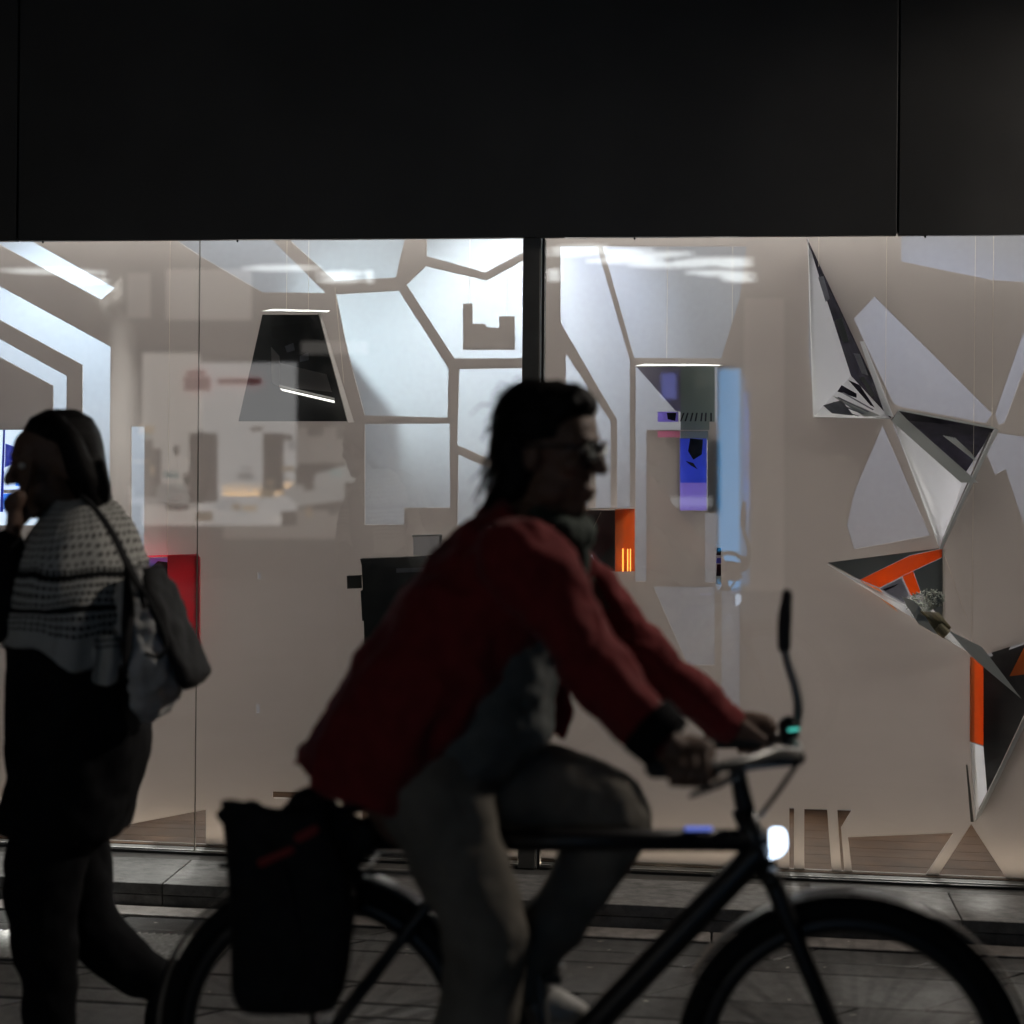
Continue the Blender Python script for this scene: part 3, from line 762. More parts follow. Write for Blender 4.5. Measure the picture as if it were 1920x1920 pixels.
MB().plate(poly([(1104, 1042), (1110, 1040), (1124, 1072), (1106, 1070)], 0.05), 0.004).build('lit_label', lamp_mat('lit label', (0.7, 0.8, 1.0), 0.8), t)
thread(P(1127, 960, 0.06), P(1108, 1000, 0.06), t)
# grey hanging box with coloured prints
t = thing('hanging_box', 'grey green hanging box with white lid above blue and pink prints', 'box', P(1270, 750, 0.15))
face('lid', [(1190, 686, 0.06), (1232, 677, 0.2), (1368, 681, 0.2), (1345, 686, 0.06)], M_CARD, t, 0.002)
face('violet_panel', [(1194, 688, 0.2), (1276, 688, 0.2), (1276, 772, 0.2), (1266, 770, 0.2)], M_VIOLET, t)
face('green_panel', [(1276, 688, 0.2), (1340, 688, 0.2), (1340, 825, 0.2), (1276, 825, 0.2)], M_TEAL, t)
face('grey_panel', [(1327, 826, 0.13), (1351, 826, 0.13), (1351, 960, 0.13), (1327, 960, 0.13)], M_TEAL, t)
face('blue_print', [(1275, 822, 0.15), (1325, 822, 0.15), (1325, 905, 0.15), (1275, 905, 0.15)], M_BLUE, t)
face('lilac_print', [(1275, 905, 0.15), (1325, 905, 0.15), (1325, 957, 0.15), (1275, 957, 0.15)], M_LILAC, t)
face('dark_print', [(1294, 822, 0.145), (1318, 824, 0.145), (1316, 852, 0.145), (1300, 862, 0.145), (1290, 846, 0.145)], M_PRINT, t, 0.001)
face('arrow_print', [(1285, 864, 0.145), (1300, 868, 0.145), (1308, 880, 0.145), (1294, 872, 0.145)], M_SEAL, t, 0.001)
face('pink_print', [(1233, 772, 0.15), (1272, 772, 0.15), (1272, 791, 0.15), (1233, 791, 0.15)], M_LILAC, t)
face('pink_print', [(1233, 806, 0.15), (1275, 806, 0.15), (1275, 820, 0.15), (1233, 820, 0.15)], M_PINK, t)
face('dark_print', [(1250, 774, 0.145), (1268, 774, 0.145), (1266, 789, 0.145), (1252, 786, 0.145)], M_PRINT, t, 0.001)
for i in range(7):
    x0 = 1282 + i * 8 + random.uniform(-2, 2)
    face('scratch_print', [(x0, 774, 0.145), (x0 + 3, 774, 0.145), (x0 - 3 + i, 790, 0.145), (x0 - 6 + i, 790, 0.145)], M_PRINT, t, 0.001)
face('film_strip', [(1343, 1026, 0.11), (1353, 1026, 0.11), (1352, 1096, 0.11), (1342, 1096, 0.11)], M_CARD, t, 0.001)
for ya, yb, mm in ((1027, 1041, M_PRINT), (1046, 1056, M_BLUE), (1058, 1080, M_PRINT)):
    face('film_frame', [(1344, ya, 0.105), (1352, ya, 0.105), (1352, yb, 0.105), (1343, yb, 0.105)], mm, t, 0.001)
for px in (1250, 1372):
    a = P(px, 679, 0.19); thread(a, (a.x, a.y, 2.9), t)

# ================================================================== across the street (seen only as reflections)
opp = thing('opposite_shop', 'lit shop across the street, seen as a faint reflection in the glass', 'building', (0, -11.3, 0))
YM = 11.0


def lit(name, pxs, col, s, Y=YM, parent=None):
    pts = [PM(x, y, Y) for x, y in pxs]
    b = MB(); b.plate(pts, 0.02)
    return b.build(name, lamp_mat('%s light %.2f %.2f' % (name, col[0], s), col, s), parent or opp)


def rect(x0, y0, x1, y1):
    return [(x0, y0), (x1, y0), (x1, y1), (x0, y1)]


MB().box((-9, -12.2, -0.02), (9, -11.2, 7.5)).build('wall', mat('dark render', (0.06, 0.058, 0.055), 0.9), opp)
WARM, COOL = (1.0, 0.93, 0.86), (0.86, 0.95, 1.0)
lit('window', rect(240, 512, 282, 596), WARM, 0.8)
lit('window', rect(312, 505, 472, 600), WARM, 1.1)
lit('sign_board', rect(268, 662, 376, 985), WARM, 2.0)
lit('sign_board', rect(377, 680, 556, 985), (0.95, 0.95, 0.95), 2.2)
lit('window', rect(560, 800, 690, 868), WARM, 0.6)
for q in (rect(346, 706, 394, 733), rect(410, 709, 490, 721), rect(352, 694, 386, 704)):
    pts = [PM(x, y, YM - 0.05) for x, y in q]
    MB().plate(pts, 0.02).build('sign_lettering', mat('red lettering', (0.5, 0.02, 0.03), 0.6, emit=(1.0, 0.35, 0.36), estr=0.7), opp)
for q in (rect(268, 842, 302, 930), rect(372, 812, 408, 940), rect(508, 812, 532, 920)):
    MB().plate([PM(x, y, YM - 0.4) for x, y in q], 0.3).build('silhouette_plate', mat('dark pillar', (0.05, 0.045, 0.04), 0.8), opp)  # dark plates for silhouettes of chairs and people
lit('shop_floor_glow', rect(420, 956, 690, 1010), WARM, 0.55)
lit('shelf_light', rect(566, 640, 690, 664), WARM, 0.7)
lit('counter', rect(420, 905, 560, 928), (1.0, 0.8, 0.5), 1.0)
lit('pale_band', rect(240, 1130, 660, 1162), WARM, 0.5)  # glowing plates added for the pale bands in the glass
lit('pale_band', rect(1150, 932, 1336, 950), (0.92, 0.96, 1.0), 1.6)
lit('blue_banner', rect(1347, 692, 1388, 1104), (0.07, 0.45, 0.95), 4.6)
lit('blue_banner', rect(1390, 704, 1404, 1096), (0.08, 0.40, 0.85), 1.6)  # dim plate added to soften the banner's edge
lit('blue_sign', rect(1240, 700, 1268, 748), (0.25, 0.3, 1.0), 2.6)
lit('window', rect(1395, 560, 1470, 1350), WARM, 0.22)
rs = random.Random(11)
for i in range(46):
    x, y = rs.uniform(245, 690), rs.uniform(795, 960); w_, h_ = rs.uniform(6, 30), rs.uniform(5, 34)
    if rs.random() < 0.45:
        MB().plate([PM(a, b, YM - 0.6 - 0.01 * i) for a, b in rect(x, y, x + w_, y + h_)], 0.05).build('shop_item', mat('dark shop item', (0.04, 0.035, 0.03), 0.8), opp)
    else:
        lit('shop_item', rect(x, y, x + w_, y + h_ * 0.6), rs.choice([(1.0, 0.75, 0.45), (0.9, 0.95, 1.0), (1.0, 0.45, 0.35), (0.6, 0.85, 0.85)]), rs.choice([0.6, 1.1, 1.8]), YM - 0.6 - 0.01 * i)
TUBES = [((0, 507), (200, 511)), ((130, 525), (205, 527)), ((455, 503), (600, 502)), ((590, 514), (680, 513)), ((595, 526), (680, 525)), ((684, 513), (700, 513)), ((684, 526), (700, 526)),
         ((1025, 468), (1140, 462)), ((1025, 477), (1225, 468)), ((1130, 483), (1300, 475)), ((1100, 489), (1245, 488)), ((1180, 498), (1350, 495)), ((1265, 490), (1412, 486)),
         ((1345, 498), (1412, 495)), ((1285, 511), (1415, 514)), ((1350, 523), (1418, 524)), ((1025, 510), (1052, 510)), ((1025, 522), (1052, 522))]
M_TUBE = lamp_mat('fluorescent tube', (0.95, 1.0, 1.0), 7.0)
for a, b_ in TUBES:
    pa_, pb_ = PM(*a, YM), PM(*b_, YM)
    MB().tube([pa_, pa_ * 0.7 + pb_ * 0.3, pa_ * 0.3 + pb_ * 0.7, pb_], [0.008, 0.03, 0.03, 0.010], 8, sub=3).build('ceiling_tube', M_TUBE, opp)
lit('pale_car_plate', [(530, 918), (600, 886), (655, 870), (690, 878), (697, 930), (560, 950)], (0.95, 0.96, 0.95), 1.3, YM - 0.5)  # glowing plates stand in for pale parked cars
lit('pale_car_plate', [(240, 912), (330, 905), (385, 925), (372, 950), (244, 945)], (0.95, 0.96, 0.93), 0.9, YM - 0.5)

# assumed unseen wall lamp added beyond the right edge of the picture, lighting the pavement and figures from the right
LP = Vector((3.1, -0.40, 3.5))
t = thing('assumed_wall_lamp', 'assumed wall lamp on a bracket, added unseen beyond the right edge of the window', 'lamp', (LP.x, -0.03, LP.z))
MB().tube([(LP.x, -0.03, LP.z + 0.1), (LP.x, -0.3, LP.z + 0.22), (LP.x, LP.y, LP.z + 0.12)], 0.02, 10).build('bracket', M_STEEL, t)
MB().tube([(LP.x, LP.y, LP.z + 0.12), (LP.x, LP.y, LP.z + 0.03)], [0.05, 0.14], 16, sub=1, round_ends=False).build('shade', M_STEEL, t)
ld = bpy.data.lights.new('assumed_wall_lamp_light', 'SPOT'); ld.energy = 320; ld.color = (1.0, 0.90, 0.80); ld.shadow_soft_size = 0.08
ld.spot_size = math.radians(84); ld.spot_blend = 0.8
lo = bpy.data.objects.new('assumed_lamp_light', ld); COL.objects.link(lo); lo.location = LP; lo.parent = t; lo.matrix_parent_inverse = Matrix.Translation(-t.location)
lo.rotation_euler = (Vector((-0.3, -1.6, 0.5)) - LP).to_track_quat('-Z', 'Y').to_euler()

# ================================================================== BICYCLE
def K(px, py, dy=0.0):
    return P(px, py, YC + dy)


RW = 0.345
hf, hr = K(1595, 2000), K(605, 1955)
hf.z = hr.z = RW + 0.002
bb = K(1022, 2012); bb.z = 0.30
bike = thing('bicycle', 'matt black city bicycle with straight top tube and glowing front lamp, ridden by the cyclist', 'bicycle', ((hf.x + hr.x) / 2, YC, 0))


def bt(name, pts, r, m_=None, **k):
    b = MB(); b.tube(pts, r, 14, **k)
    return b.build(name, m_ or M_BIKE, bike, smooth=True)


for h, nm in ((hf, 'front'), (hr, 'rear')):
    wl = bpy.data.objects.new('wheel', None); COL.objects.link(wl); wl.location = h; wl.parent = bike; wl.matrix_parent_inverse = Matrix.Translation(-bike.location)
    MB().torus(h, RW - 0.024, 0.024, 72, 12).build('tyre', M_TYRE, wl, smooth=True)
    MB().torus(h, RW - 0.056, 0.019, 72, 8, ry=0.012).build('rim', M_BIKE, wl, smooth=True)
    MB().tube([h + Vector((0, -0.05, 0)), h + Vector((0, 0.05, 0))], 0.028 if nm == 'front' else 0.045, 14, sub=1, round_ends=False).build('hub', M_BIKE, wl, smooth=True)
    for i in range(28):
        a = 2 * math.pi * i / 28; s_ = -1 if i % 2 else 1; a2 = a + 0.35 * (1 if i % 4 < 2 else -1)
        MB().tube([h + Vector((0.025 * math.cos(a2), 0.03 * s_, 0.025 * math.sin(a2))), h + Vector(((RW - 0.06) * math.cos(a), 0, (RW - 0.06) * math.sin(a)))], 0.0009, 5, sub=1, round_ends=False).build('spoke', M_BIKE, wl)
    a0, a1 = (math.radians(15), math.radians(150)) if nm == 'front' else (math.radians(20), math.radians(190))
    MB().torus(h, RW + 0.010, 0.004, 40, 8, a0, a1, ry=0.030).build('mudguard', mat('mudguard plastic', (0.006, 0.006, 0.007), 0.35, spec=0.5), bike, smooth=True)
    for an in (a0, a1):
        e = h + Vector((math.cos(an), 0, math.sin(an))) * (RW + 0.009)
        for s_ in (-1, 1):
            MB().tube([h + Vector((0, 0.055 * s_, 0)), e + Vector((0, 0.03 * s_, 0))], 0.0022, 6, sub=1).build('mudguard_stay', M_BIKE, bike)
tt0, tt1 = K(690, 1576), K(1440, 1575)
bt('top_tube', [tt0, tt1], 0.0225, sub=1, round_ends=False)
bt('down_tube', [K(1418, 1600), bb], 0.029, sub=1)
seat_top = K(800, 1505)
bt('seat_tube', [bb, seat_top], 0.018, sub=1)
for s_ in (-1, 1):
    bt('seat_stay', [K(845, 1640, 0.02 * s_), hr + Vector((0, 0.065 * s_, 0))], 0.013, sub=1)
    bt('chain_stay', [bb + Vector((0, 0.03 * s_, 0)), hr + Vector((0, 0.065 * s_, 0))], 0.013, sub=1)
    bt('fork_blade', [K(1447, 1650, 0.045 * s_), hf + Vector((0, 0.062 * s_, 0))], [0.020, 0.014], sub=1)
bt('head_tube', [K(1392, 1515), K(1440, 1640)], 0.024, sub=1, round_ends=False)
bt('fork_crown', [K(1447, 1648, -0.05), K(1447, 1648, 0.05)], 0.022, sub=1)
bt('stem', [K(1400, 1530), K(1384, 1450), K(1395, 1432), K(1495, 1420)], [0.02, 0.017, 0.016, 0.016])
bt('cable', [K(1425, 1530, -0.02), K(1462, 1480, -0.03), K(1497, 1428, -0.02)], 0.005)
bt('handlebar', [K(1232, 1442, -0.30), K(1325, 1441, -0.285), K(1400, 1428, -0.24), K(1455, 1410, -0.15), K(1494, 1412, 0.0),
                 K(1486, 1390, 0.15), K(1455, 1385, 0.24), K(1400, 1388, 0.29), K(1335, 1390, 0.30)], 0.011, M_BAR)
for p_, q_ in ((K(1226, 1442, -0.30), K(1330, 1441, -0.284)), (K(1330, 1390, 0.30), K(1425, 1387, 0.275))):
    bt('grip', [p_, q_], 0.017, mat('black grip rubber', (0.012, 0.012, 0.012), 0.7), sub=1)
bt('brake_lever', [K(1392, 1440, -0.245), K(1360, 1465, -0.25), K(1320, 1482, -0.26), K(1296, 1492, -0.265)], [0.008, 0.007, 0.006, 0.005])
bt('bell', [K(1478, 1362, 0.15), K(1480, 1385, 0.15)], [0.022, 0.02], sub=1)
MB().tube([K(1480, 1369, 0.12), K(1496, 1367, 0.12)], 0.0028, 8, sub=1).build('indicator_light', lamp_mat('teal indicator', (0.10, 0.75, 0.62), 0.9), bike, smooth=True)
bt('mirror_stalk', [K(1486, 1385, 0.16), K(1497, 1330, 0.16), K(1490, 1285, 0.16), K(1476, 1240, 0.16), K(1470, 1200, 0.16), K(1472, 1150, 0.16), K(1476, 1118, 0.16)],
   [0.010, 0.0105, 0.010, 0.0095, 0.010, 0.010, 0.010], mat('grey stalk', (0.26, 0.26, 0.25), 0.5))
bt('stalk_sleeve', [K(1470, 1212, 0.16), K(1471, 1165, 0.16), K(1476, 1114, 0.16)], [0.014, 0.015, 0.011], mat('black sleeve rubber', (0.02, 0.018, 0.02), 0.7))
# lamps in the tube
lm = MB(); lm.prism([(q.x, q.z) for q in (K(1444, 1560), K(1449, 1556), K(1467, 1557), K(1474, 1565), K(1474, 1587), K(1463, 1600), K(1442, 1607), K(1446, 1594), K(1444, 1586))], YC - 0.021, YC + 0.021)
lm.build('front_lamp', lamp_mat('white lamp glow', (0.62, 0.78, 1.0), 4.0), bike, bevel=0.004)
MB().tube([K(1288, 1554), K(1332, 1554)], 0.005, 8, flat=2.0, sub=1).build('tube_display', lamp_mat('blue display glow', (0.18, 0.26, 0.9), 0.6), bike, smooth=True)
bt('tail_lamp', [K(655, 1560), K(690, 1570)], [0.022, 0.024], mat('dark red lens', (0.10, 0.006, 0.005), 0.3), sub=1)
s_ = MB(); s_.tube([K(690, 1500), K(760, 1494), K(840, 1496), K(905, 1500)], [0.055, 0.065, 0.04, 0.02], 14, flat=0.45, ref=(0, 1, 0)); s_.build('saddle', M_BIKE, bike, smooth=True)
# cranks and pedals
for s_, ang in ((1, math.radians(97)), (-1, math.radians(277))):
    e = bb + Vector((0.17 * math.cos(ang), 0.075 * s_, 0.17 * math.sin(ang)))
    bt('crank', [bb + Vector((0, 0.06 * s_, 0)), e], 0.012, M_STEEL, sub=1)
    MB().box(e + Vector((-0.045, min(0, 0.09 * s_), -0.01)), e + Vector((0.045, max(0, 0.09 * s_), 0.01))).build('pedal', M_BIKE, bike, bevel=0.004)
MB().torus(bb + Vector((0, -0.045, 0)), 0.085, 0.01, 40, 8, ry=0.004).build('chainring', M_STEEL, bike, smooth=True)
for dz in (0.085, -0.085):
    bt('chain', [bb + Vector((0, -0.045, dz)), hr + Vector((0, -0.045, dz * 0.4))], 0.004, M_STEEL, sub=1)
# rear rack
zr = K(600, 1615).z
for s_ in (-1, 1):
    bt('rack_rail', [Vector((hr.x - 0.20, YC + 0.06 * s_, zr)), Vector((hr.x + 0.2, YC + 0.06 * s_, zr)), K(840, 1640, 0.015 * s_)], 0.006)
    bt('rack_leg', [hr + Vector((0, 0.075 * s_, 0)), Vector((hr.x - 0.02, YC + 0.065 * s_, zr))], 0.006, sub=1)
for dx in (-0.18, -0.05, 0.1):
    bt('rack_bar', [Vector((hr.x + dx, YC - 0.06, zr)), Vector((hr.x + dx, YC + 0.06, zr))], 0.005, sub=1)

# ------------------------------------------------------------------ pannier bag on the rack
t = thing('pannier_bag', 'floppy black pannier bag with red stripes on the bicycle\'s rear rack', 'bag', K(545, 1905, -0.14))
sec = [(1908, 470, 612), (1893, 440, 640), (1840, 430, 650), (1760, 429, 660), (1680, 430, 664), (1620, 430, 652), (1570, 428, 632), (1535, 420, 622)]
rings = []
for yy, xa_, xb_ in sec:
    r = []
    for j in range(28):
        a = 2 * math.pi * j / 28; ca, sa = math.cos(a), math.sin(a)
        q = K((xa_ + xb_) / 2 + (xb_ - xa_) / 2 * math.copysign(abs(ca) ** 0.45, ca), yy, -0.145 + 0.062 * math.copysign(abs(sa) ** 0.5, sa)); r.append(q)
    rings.append(r)
top = []
for j in range(28):
    a = 2 * math.pi * j / 28; ca, sa = math.cos(a), math.sin(a)
    px = 516 + 102 * math.copysign(abs(ca) ** 0.6, ca)
    if px < 440: py, px = 1497, px - 4
    elif px < 545: py = 1497 + (px - 440) * 0.30
    else: py = 1526 - (px - 545) * 0.42
    top.append(K(px, py, -0.145 + 0.05 * math.copysign(abs(sa) ** 0.6, sa)))
rings.append(top)
rings.append([q * 0.93 + (sum(top, Vector()) / 28) * 0.07 - Vector((0, 0, 0.01)) for q in top])
rings.append([q * 0.9 + (sum(top, Vector()) / 28) * 0.1 - Vector((0, 0, 0.09)) for q in top])
b = MB(); b.rings(rings); b.build('sack', M_BAG, t, smooth=True, wrinkle=0.06, wscale=0.10).modifiers.new('sub', 'SUBSURF').levels = 1
b = MB(); b.tube([K(560, 1532, -0.13), K(602, 1516, -0.12), K(640, 1548, -0.11), K(668, 1560, -0.10), K(684, 1582, -0.09)], [0.03, 0.036, 0.030, 0.034, 0.022], 12)
b.tube([K(640, 1560, -0.12), K(650, 1620, -0.12), K(672, 1650, -0.11)], [0.03, 0.035, 0.02], 12); b.ell(K(470, 1535, -0.14), (0.06, 0.045, 0.03))
b.build('rolled_cloth', M_BAG, t, remesh=0.008, wrinkle=0.04, wscale=0.04)
M_REFL = mat('red stripe', (0.22, 0.012, 0.010), 0.7)
MB().tube([K(560, 1572, -0.214), K(590, 1556, -0.212)], 0.009, 8, flat=0.3, sub=1).build('red_stripe', M_REFL, t)
MB().tube([K(490, 1618, -0.214), K(545, 1594, -0.214)], 0.008, 8, flat=0.3, sub=1).build('red_stripe', M_REFL, t)
MB().tube([K(425, 1540, -0.16), K(470, 1560, -0.20), K(530, 1640, -0.213), K(560, 1790, -0.214)], 0.010, 8, flat=0.25).build('strap', M_BAG, t)


# ================================================================== PEOPLE
def head_mesh(b, M_):
    """adds a head in local axes (x forward, y left, z up) to the builder"""
    r3 = M_.to_3x3()

    def E(c, r):
        b.ell(M_ @ Vector(c), r, rot=r3)

    E((-0.012, 0, 0.032), (0.098, 0.078, 0.098)); E((0.028, 0, -0.045), (0.066, 0.058, 0.082)); E((0.055, 0, 0.03), (0.042, 0.062, 0.06))
    E((0.062, 0, -0.108), (0.030, 0.027, 0.022)); E((0.086, 0, 0.030), (0.016, 0.05, 0.012)); E((0.092, 0, -0.070), (0.014, 0.024, 0.008)); E((0.088, 0, -0.084), (0.014, 0.021, 0.009))
    for s_ in (-1, 1):
        E((0.062, 0.042 * s_, -0.02), (0.03, 0.022, 0.022)); E((-0.008, 0.077 * s_, -0.012), (0.019, 0.010, 0.031)); E((0.02, 0.045 * s_, -0.075), (0.04, 0.02, 0.03))
    b.tube([M_ @ Vector(q) for q in ((0.088, 0, 0.028), (0.102, 0, 0.0), (0.116, 0, -0.026))], [0.009, 0.011, 0.014], 10)
    for s_ in (-1, 1):
        E((0.104, 0.012 * s_, -0.032), (0.011, 0.008, 0.008))


def frame(c, fwd, up):
    f = Vector(fwd).normalized(); u = Vector(up); u = (u - f * u.dot(f)).normalized(); l = u.cross(f)
    M_ = Matrix((f, l, u)).transposed().to_4x4(); M_.translation = Vector(c)
    return M_


def hand_on_bar(b, c, ax, top, side, wrist, r=0.017):
    """right/left hand gripping a bar: c = middle of the grip, ax = bar axis (towards the index finger),
    top = direction of the palm from the bar, side = direction the knuckles face"""
    c, ax, top, side = Vector(c), Vector(ax).normalized(), Vector(top).normalized(), Vector(side).normalized()
    pal = c + top * (r + 0.014)
    b.tube([Vector(wrist), pal - ax * 0.05, pal + ax * 0.0, pal + ax * 0.025], [0.027, 0.030, 0.034, 0.030], 12, flat=0.65, ref=top)
    for i, (u, L_, rr) in enumerate(((0.034, 1.0, 0.0088), (0.012, 1.06, 0.0092), (-0.010, 1.0, 0.0088), (-0.031, 0.82, 0.0078))):
        k = c + ax * u
        R_ = r + 0.009
        path = []
        for a in (20, 70, 115, 165, 165 + 45 * L_):
            an = math.radians(a)
            path.append(k + top * math.cos(an) * (R_ + (0.006 if a < 80 else 0)) + side * math.sin(an) * (R_ + (0.010 if a < 120 else 0.0)))
        b.tube(path, [rr * 1.15, rr * 1.1, rr, rr, rr * 0.85], 10)
    R_ = r + 0.010
    b.tube([pal - ax * 0.02 - side * 0.02, c + ax * 0.012 - side * (R_ + 0.004) + top * 0.008, c + ax * 0.036 - side * R_ - top * 0.008, c + ax * 0.05 - side * R_ * 0.7 - top * R_ * 0.7],
           [0.014, 0.0115, 0.010, 0.0085], 10)


# ------------------------------------------------------------------ the cyclist
cy = thing('person', 'cyclist in an open dark red jacket and glasses, riding the black bicycle to the right', 'person', (bb.x - 0.15, YC, 0))
bo = MB()
hc = K(1030, 846, -0.01)
HM = frame(hc, (0.95, -0.26, -0.07), (0.08, 0, 1))
head_mesh(bo, HM)
sn, sf = K(985, 1045, -0.17), K(1035, 1040, 0.17)
hn, hfj = K(805, 1462, -0.10), K(815, 1462, 0.10)
kn_n, kn_f = K(905, 1765, -0.125), K(1165, 1530, 0.125)
an_f = K(965, 1845, 0.125)
an_n = Vector((bb.x - 0.035, YC - 0.12, 0.215))
bo.tube([K(1015, 900), K(1000, 960), K(985, 1010)], [0.055, 0.052, 0.062], 14)
bo.tube([K(985, 1010), K(950, 1110), K(890, 1260), K(830, 1400), K(800, 1465)], [0.09, 0.125, 0.115, 0.13, 0.14], 18, flat=1.25, ref=(1, 0, 0))
bo.tube([K(985, 1030), sn], [0.07, 0.065], 12, sub=1); bo.tube([K(1000, 1030), sf], [0.07, 0.065], 12, sub=1)
eln, elf = K(1125, 1268, -0.235), K(1215, 1235, 0.235)
wrn, wrf = K(1258, 1398, -0.295), K(1372, 1362, 0.29)
bo.tube([sn, K(1055, 1150, -0.205), eln, wrn], [0.052, 0.044, 0.037, 0.026], 12)
bo.tube([sf, K(1125, 1130, 0.205), elf, wrf], [0.052, 0.044, 0.037, 0.026], 12)
bo.tube([hn, K(865, 1620, -0.12), K(910, 1755, -0.128), K(903, 1860, -0.125), K(893, 2000, -0.122), an_n], [0.085, 0.06, 0.052, 0.05, 0.042, 0.036], 14); bo.tube([hfj, kn_f, an_f], [0.085, 0.055, 0.038], 14)
gn, gf = K(1290, 1441, -0.29), K(1412, 1387, 0.28)
hand_on_bar(bo, gn, (1, 0.08, 0), (-0.1, 0.15, 1), (0, -1, -0.1), wrn)
hand_on_bar(bo, gf, (1, -0.1, 0), (-0.1, -0.15, 1), (0, 1, -0.1), wrf)
bo.build('body', M_SKIN, cy, remesh=0.0055, sm=3)
# hair: cap, nape and ragged locks
hb = MB()
R3 = HM.to_3x3()
for c, r in (((-0.028, 0, 0.050), (0.102, 0.088, 0.098)), ((-0.065, 0, 0.0), (0.062, 0.08, 0.085)), ((-0.075, 0, -0.07), (0.042, 0.062, 0.07)), ((0.02, 0, 0.098), (0.075, 0.07, 0.042))):
    hb.ell(HM @ Vector(c), r, rot=R3)
for i in range(46):
    u = random.uniform(-1, 1); base = HM @ Vector((random.uniform(-0.02, 0.058), u * 0.06, 0.112 - abs(u) * 0.03))
    tip = base + R3 @ Vector((random.uniform(0.0, 0.035), random.uniform(-0.02, 0.02), random.uniform(0.008, 0.034)))
    hb.tube([base - R3 @ Vector((0.02, 0, 0.02)), (base + tip) / 2 + Vector((0, 0, 0.006)), tip], [0.013, 0.010, 0.0045], 6)
for i in range(60):
    a = random.uniform(0.55, 1.9) * random.choice((-1, 1)); z = random.uniform(-0.06, 0.08)
    base = HM @ Vector((-0.03 - 0.09 * abs(math.sin(a)) * 0.8, 0.075 * math.cos(a * 0.8), z))
    tip = base + R3 @ Vector((random.uniform(-0.035, 0.0), 0.0, random.uniform(-0.075, -0.03)))
    hb.tube([base, (base + tip) / 2 + R3 @ Vector((-0.010, 0, 0)), tip], [0.016, 0.012, 0.005], 6)
hb.tube([K(985, 850, 0.0), K(968, 905, -0.005), K(946, 945, -0.005), K(922, 968, 0.0)], [0.055, 0.050, 0.040, 0.022], 14, flat=1.3, ref=(1, 0, 0))
ho = hb.build('hair', M_HAIR, cy, remesh=0.006, sm=2)
st = MB()
for i in range(150):
    a = random.uniform(0, 2 * math.pi); e_ = random.uniform(-0.2, 1.5)
    nd = Vector((-0.5 * random.random() + 0.35 * math.cos(a), math.sin(a), e_)).normalized()
    c0 = HM @ Vector((-0.03 + nd.x * 0.095, nd.y * 0.08, 0.045 + nd.z * 0.092)); out = R3 @ nd
    c1 = c0 + out * random.uniform(0.008, 0.022) + R3 @ Vector((random.uniform(-0.03, 0.02), 0, -0.012))
    st.tube([c0 - out * 0.01, (c0 + c1) / 2 + out * 0.006, c1, c1 + R3 @ Vector((random.uniform(-0.02, 0.01), 0, -0.02))], [0.0016, 0.0014, 0.0011, 0.0006], 4, sub=2)
for i in range(60):
    c0 = K(938 + random.uniform(-16, 12), 900 + random.uniform(-60, 60), random.uniform(-0.07, 0.07))
    st.tube([c0, c0 + Vector((-0.02, 0, -0.03)), c0 + Vector((random.uniform(-0.05, -0.01), 0, random.uniform(-0.09, -0.04)))], [0.002, 0.0016, 0.0007], 4, sub=2)
o = st.build('loose_strands', M_HAIR, ho, smooth=True); o['kind'] = 'stuff'
# glasses
gl = MB()
for s_ in (-1, 1):
    c = Vector((0.106, 0.036 * s_, 0.008))
    q = [HM @ (c + Vector((0.0 - 0.012 * (math.cos(a) * s_ > 0) * abs(math.cos(a)), 0.030 * math.cos(a), 0.020 * math.sin(a)))) for a in [2 * math.pi * k / 20 for k in range(20)]]
    gl.tube(q + [q[0]], 0.004, 6, sub=1)
    gl.tube([HM @ Vector((0.098, 0.066 * s_, 0.014)), HM @ Vector((0.05, 0.082 * s_, 0.014)), HM @ Vector((-0.02, 0.084 * s_, 0.006))], 0.0035, 6)
gl.tube([HM @ Vector((0.108, -0.008, 0.012)), HM @ Vector((0.111, 0, 0.014)), HM @ Vector((0.108, 0.008, 0.012))], 0.0035, 6)
go = gl.build('glasses', M_DARKLENS, cy, smooth=True)
for s_ in (-1, 1):
    ln = MB(); ln.ell(HM @ Vector((0.102, 0.036 * s_, 0.008)), (0.003, 0.028, 0.018), rot=R3); ln.build('lens', M_DARKLENS, go, smooth=True)
    ey = MB(); ey.ell(HM @ Vector((0.083, 0.032 * s_, 0.008)), (0.011, 0.012, 0.011), rot=R3); ey.build('eye', M_EYE, cy, smooth=True)


def loft(b, secs, n=28, pw=0.85, fn=K, mid=0.0):
    """sections: (px,py) back edge, (px,py) front edge, half depth, depth offset"""
    rings = []
    for (bx, by), (fx, fy), d, o in secs:
        A_, B_ = fn(bx, by, o), fn(fx, fy, o); c = (A_ + B_) / 2; h = (B_ - A_) / 2; r = []
        for j in range(n):
            a = 2 * math.pi * j / n; ca, sa = math.cos(a), math.sin(a)
            r.append(c + h * math.copysign(abs(ca) ** pw, ca) + Vector((0, d * math.copysign(abs(sa) ** pw, sa), 0)))
        rings.append(r)
    b.rings(rings)
    return b


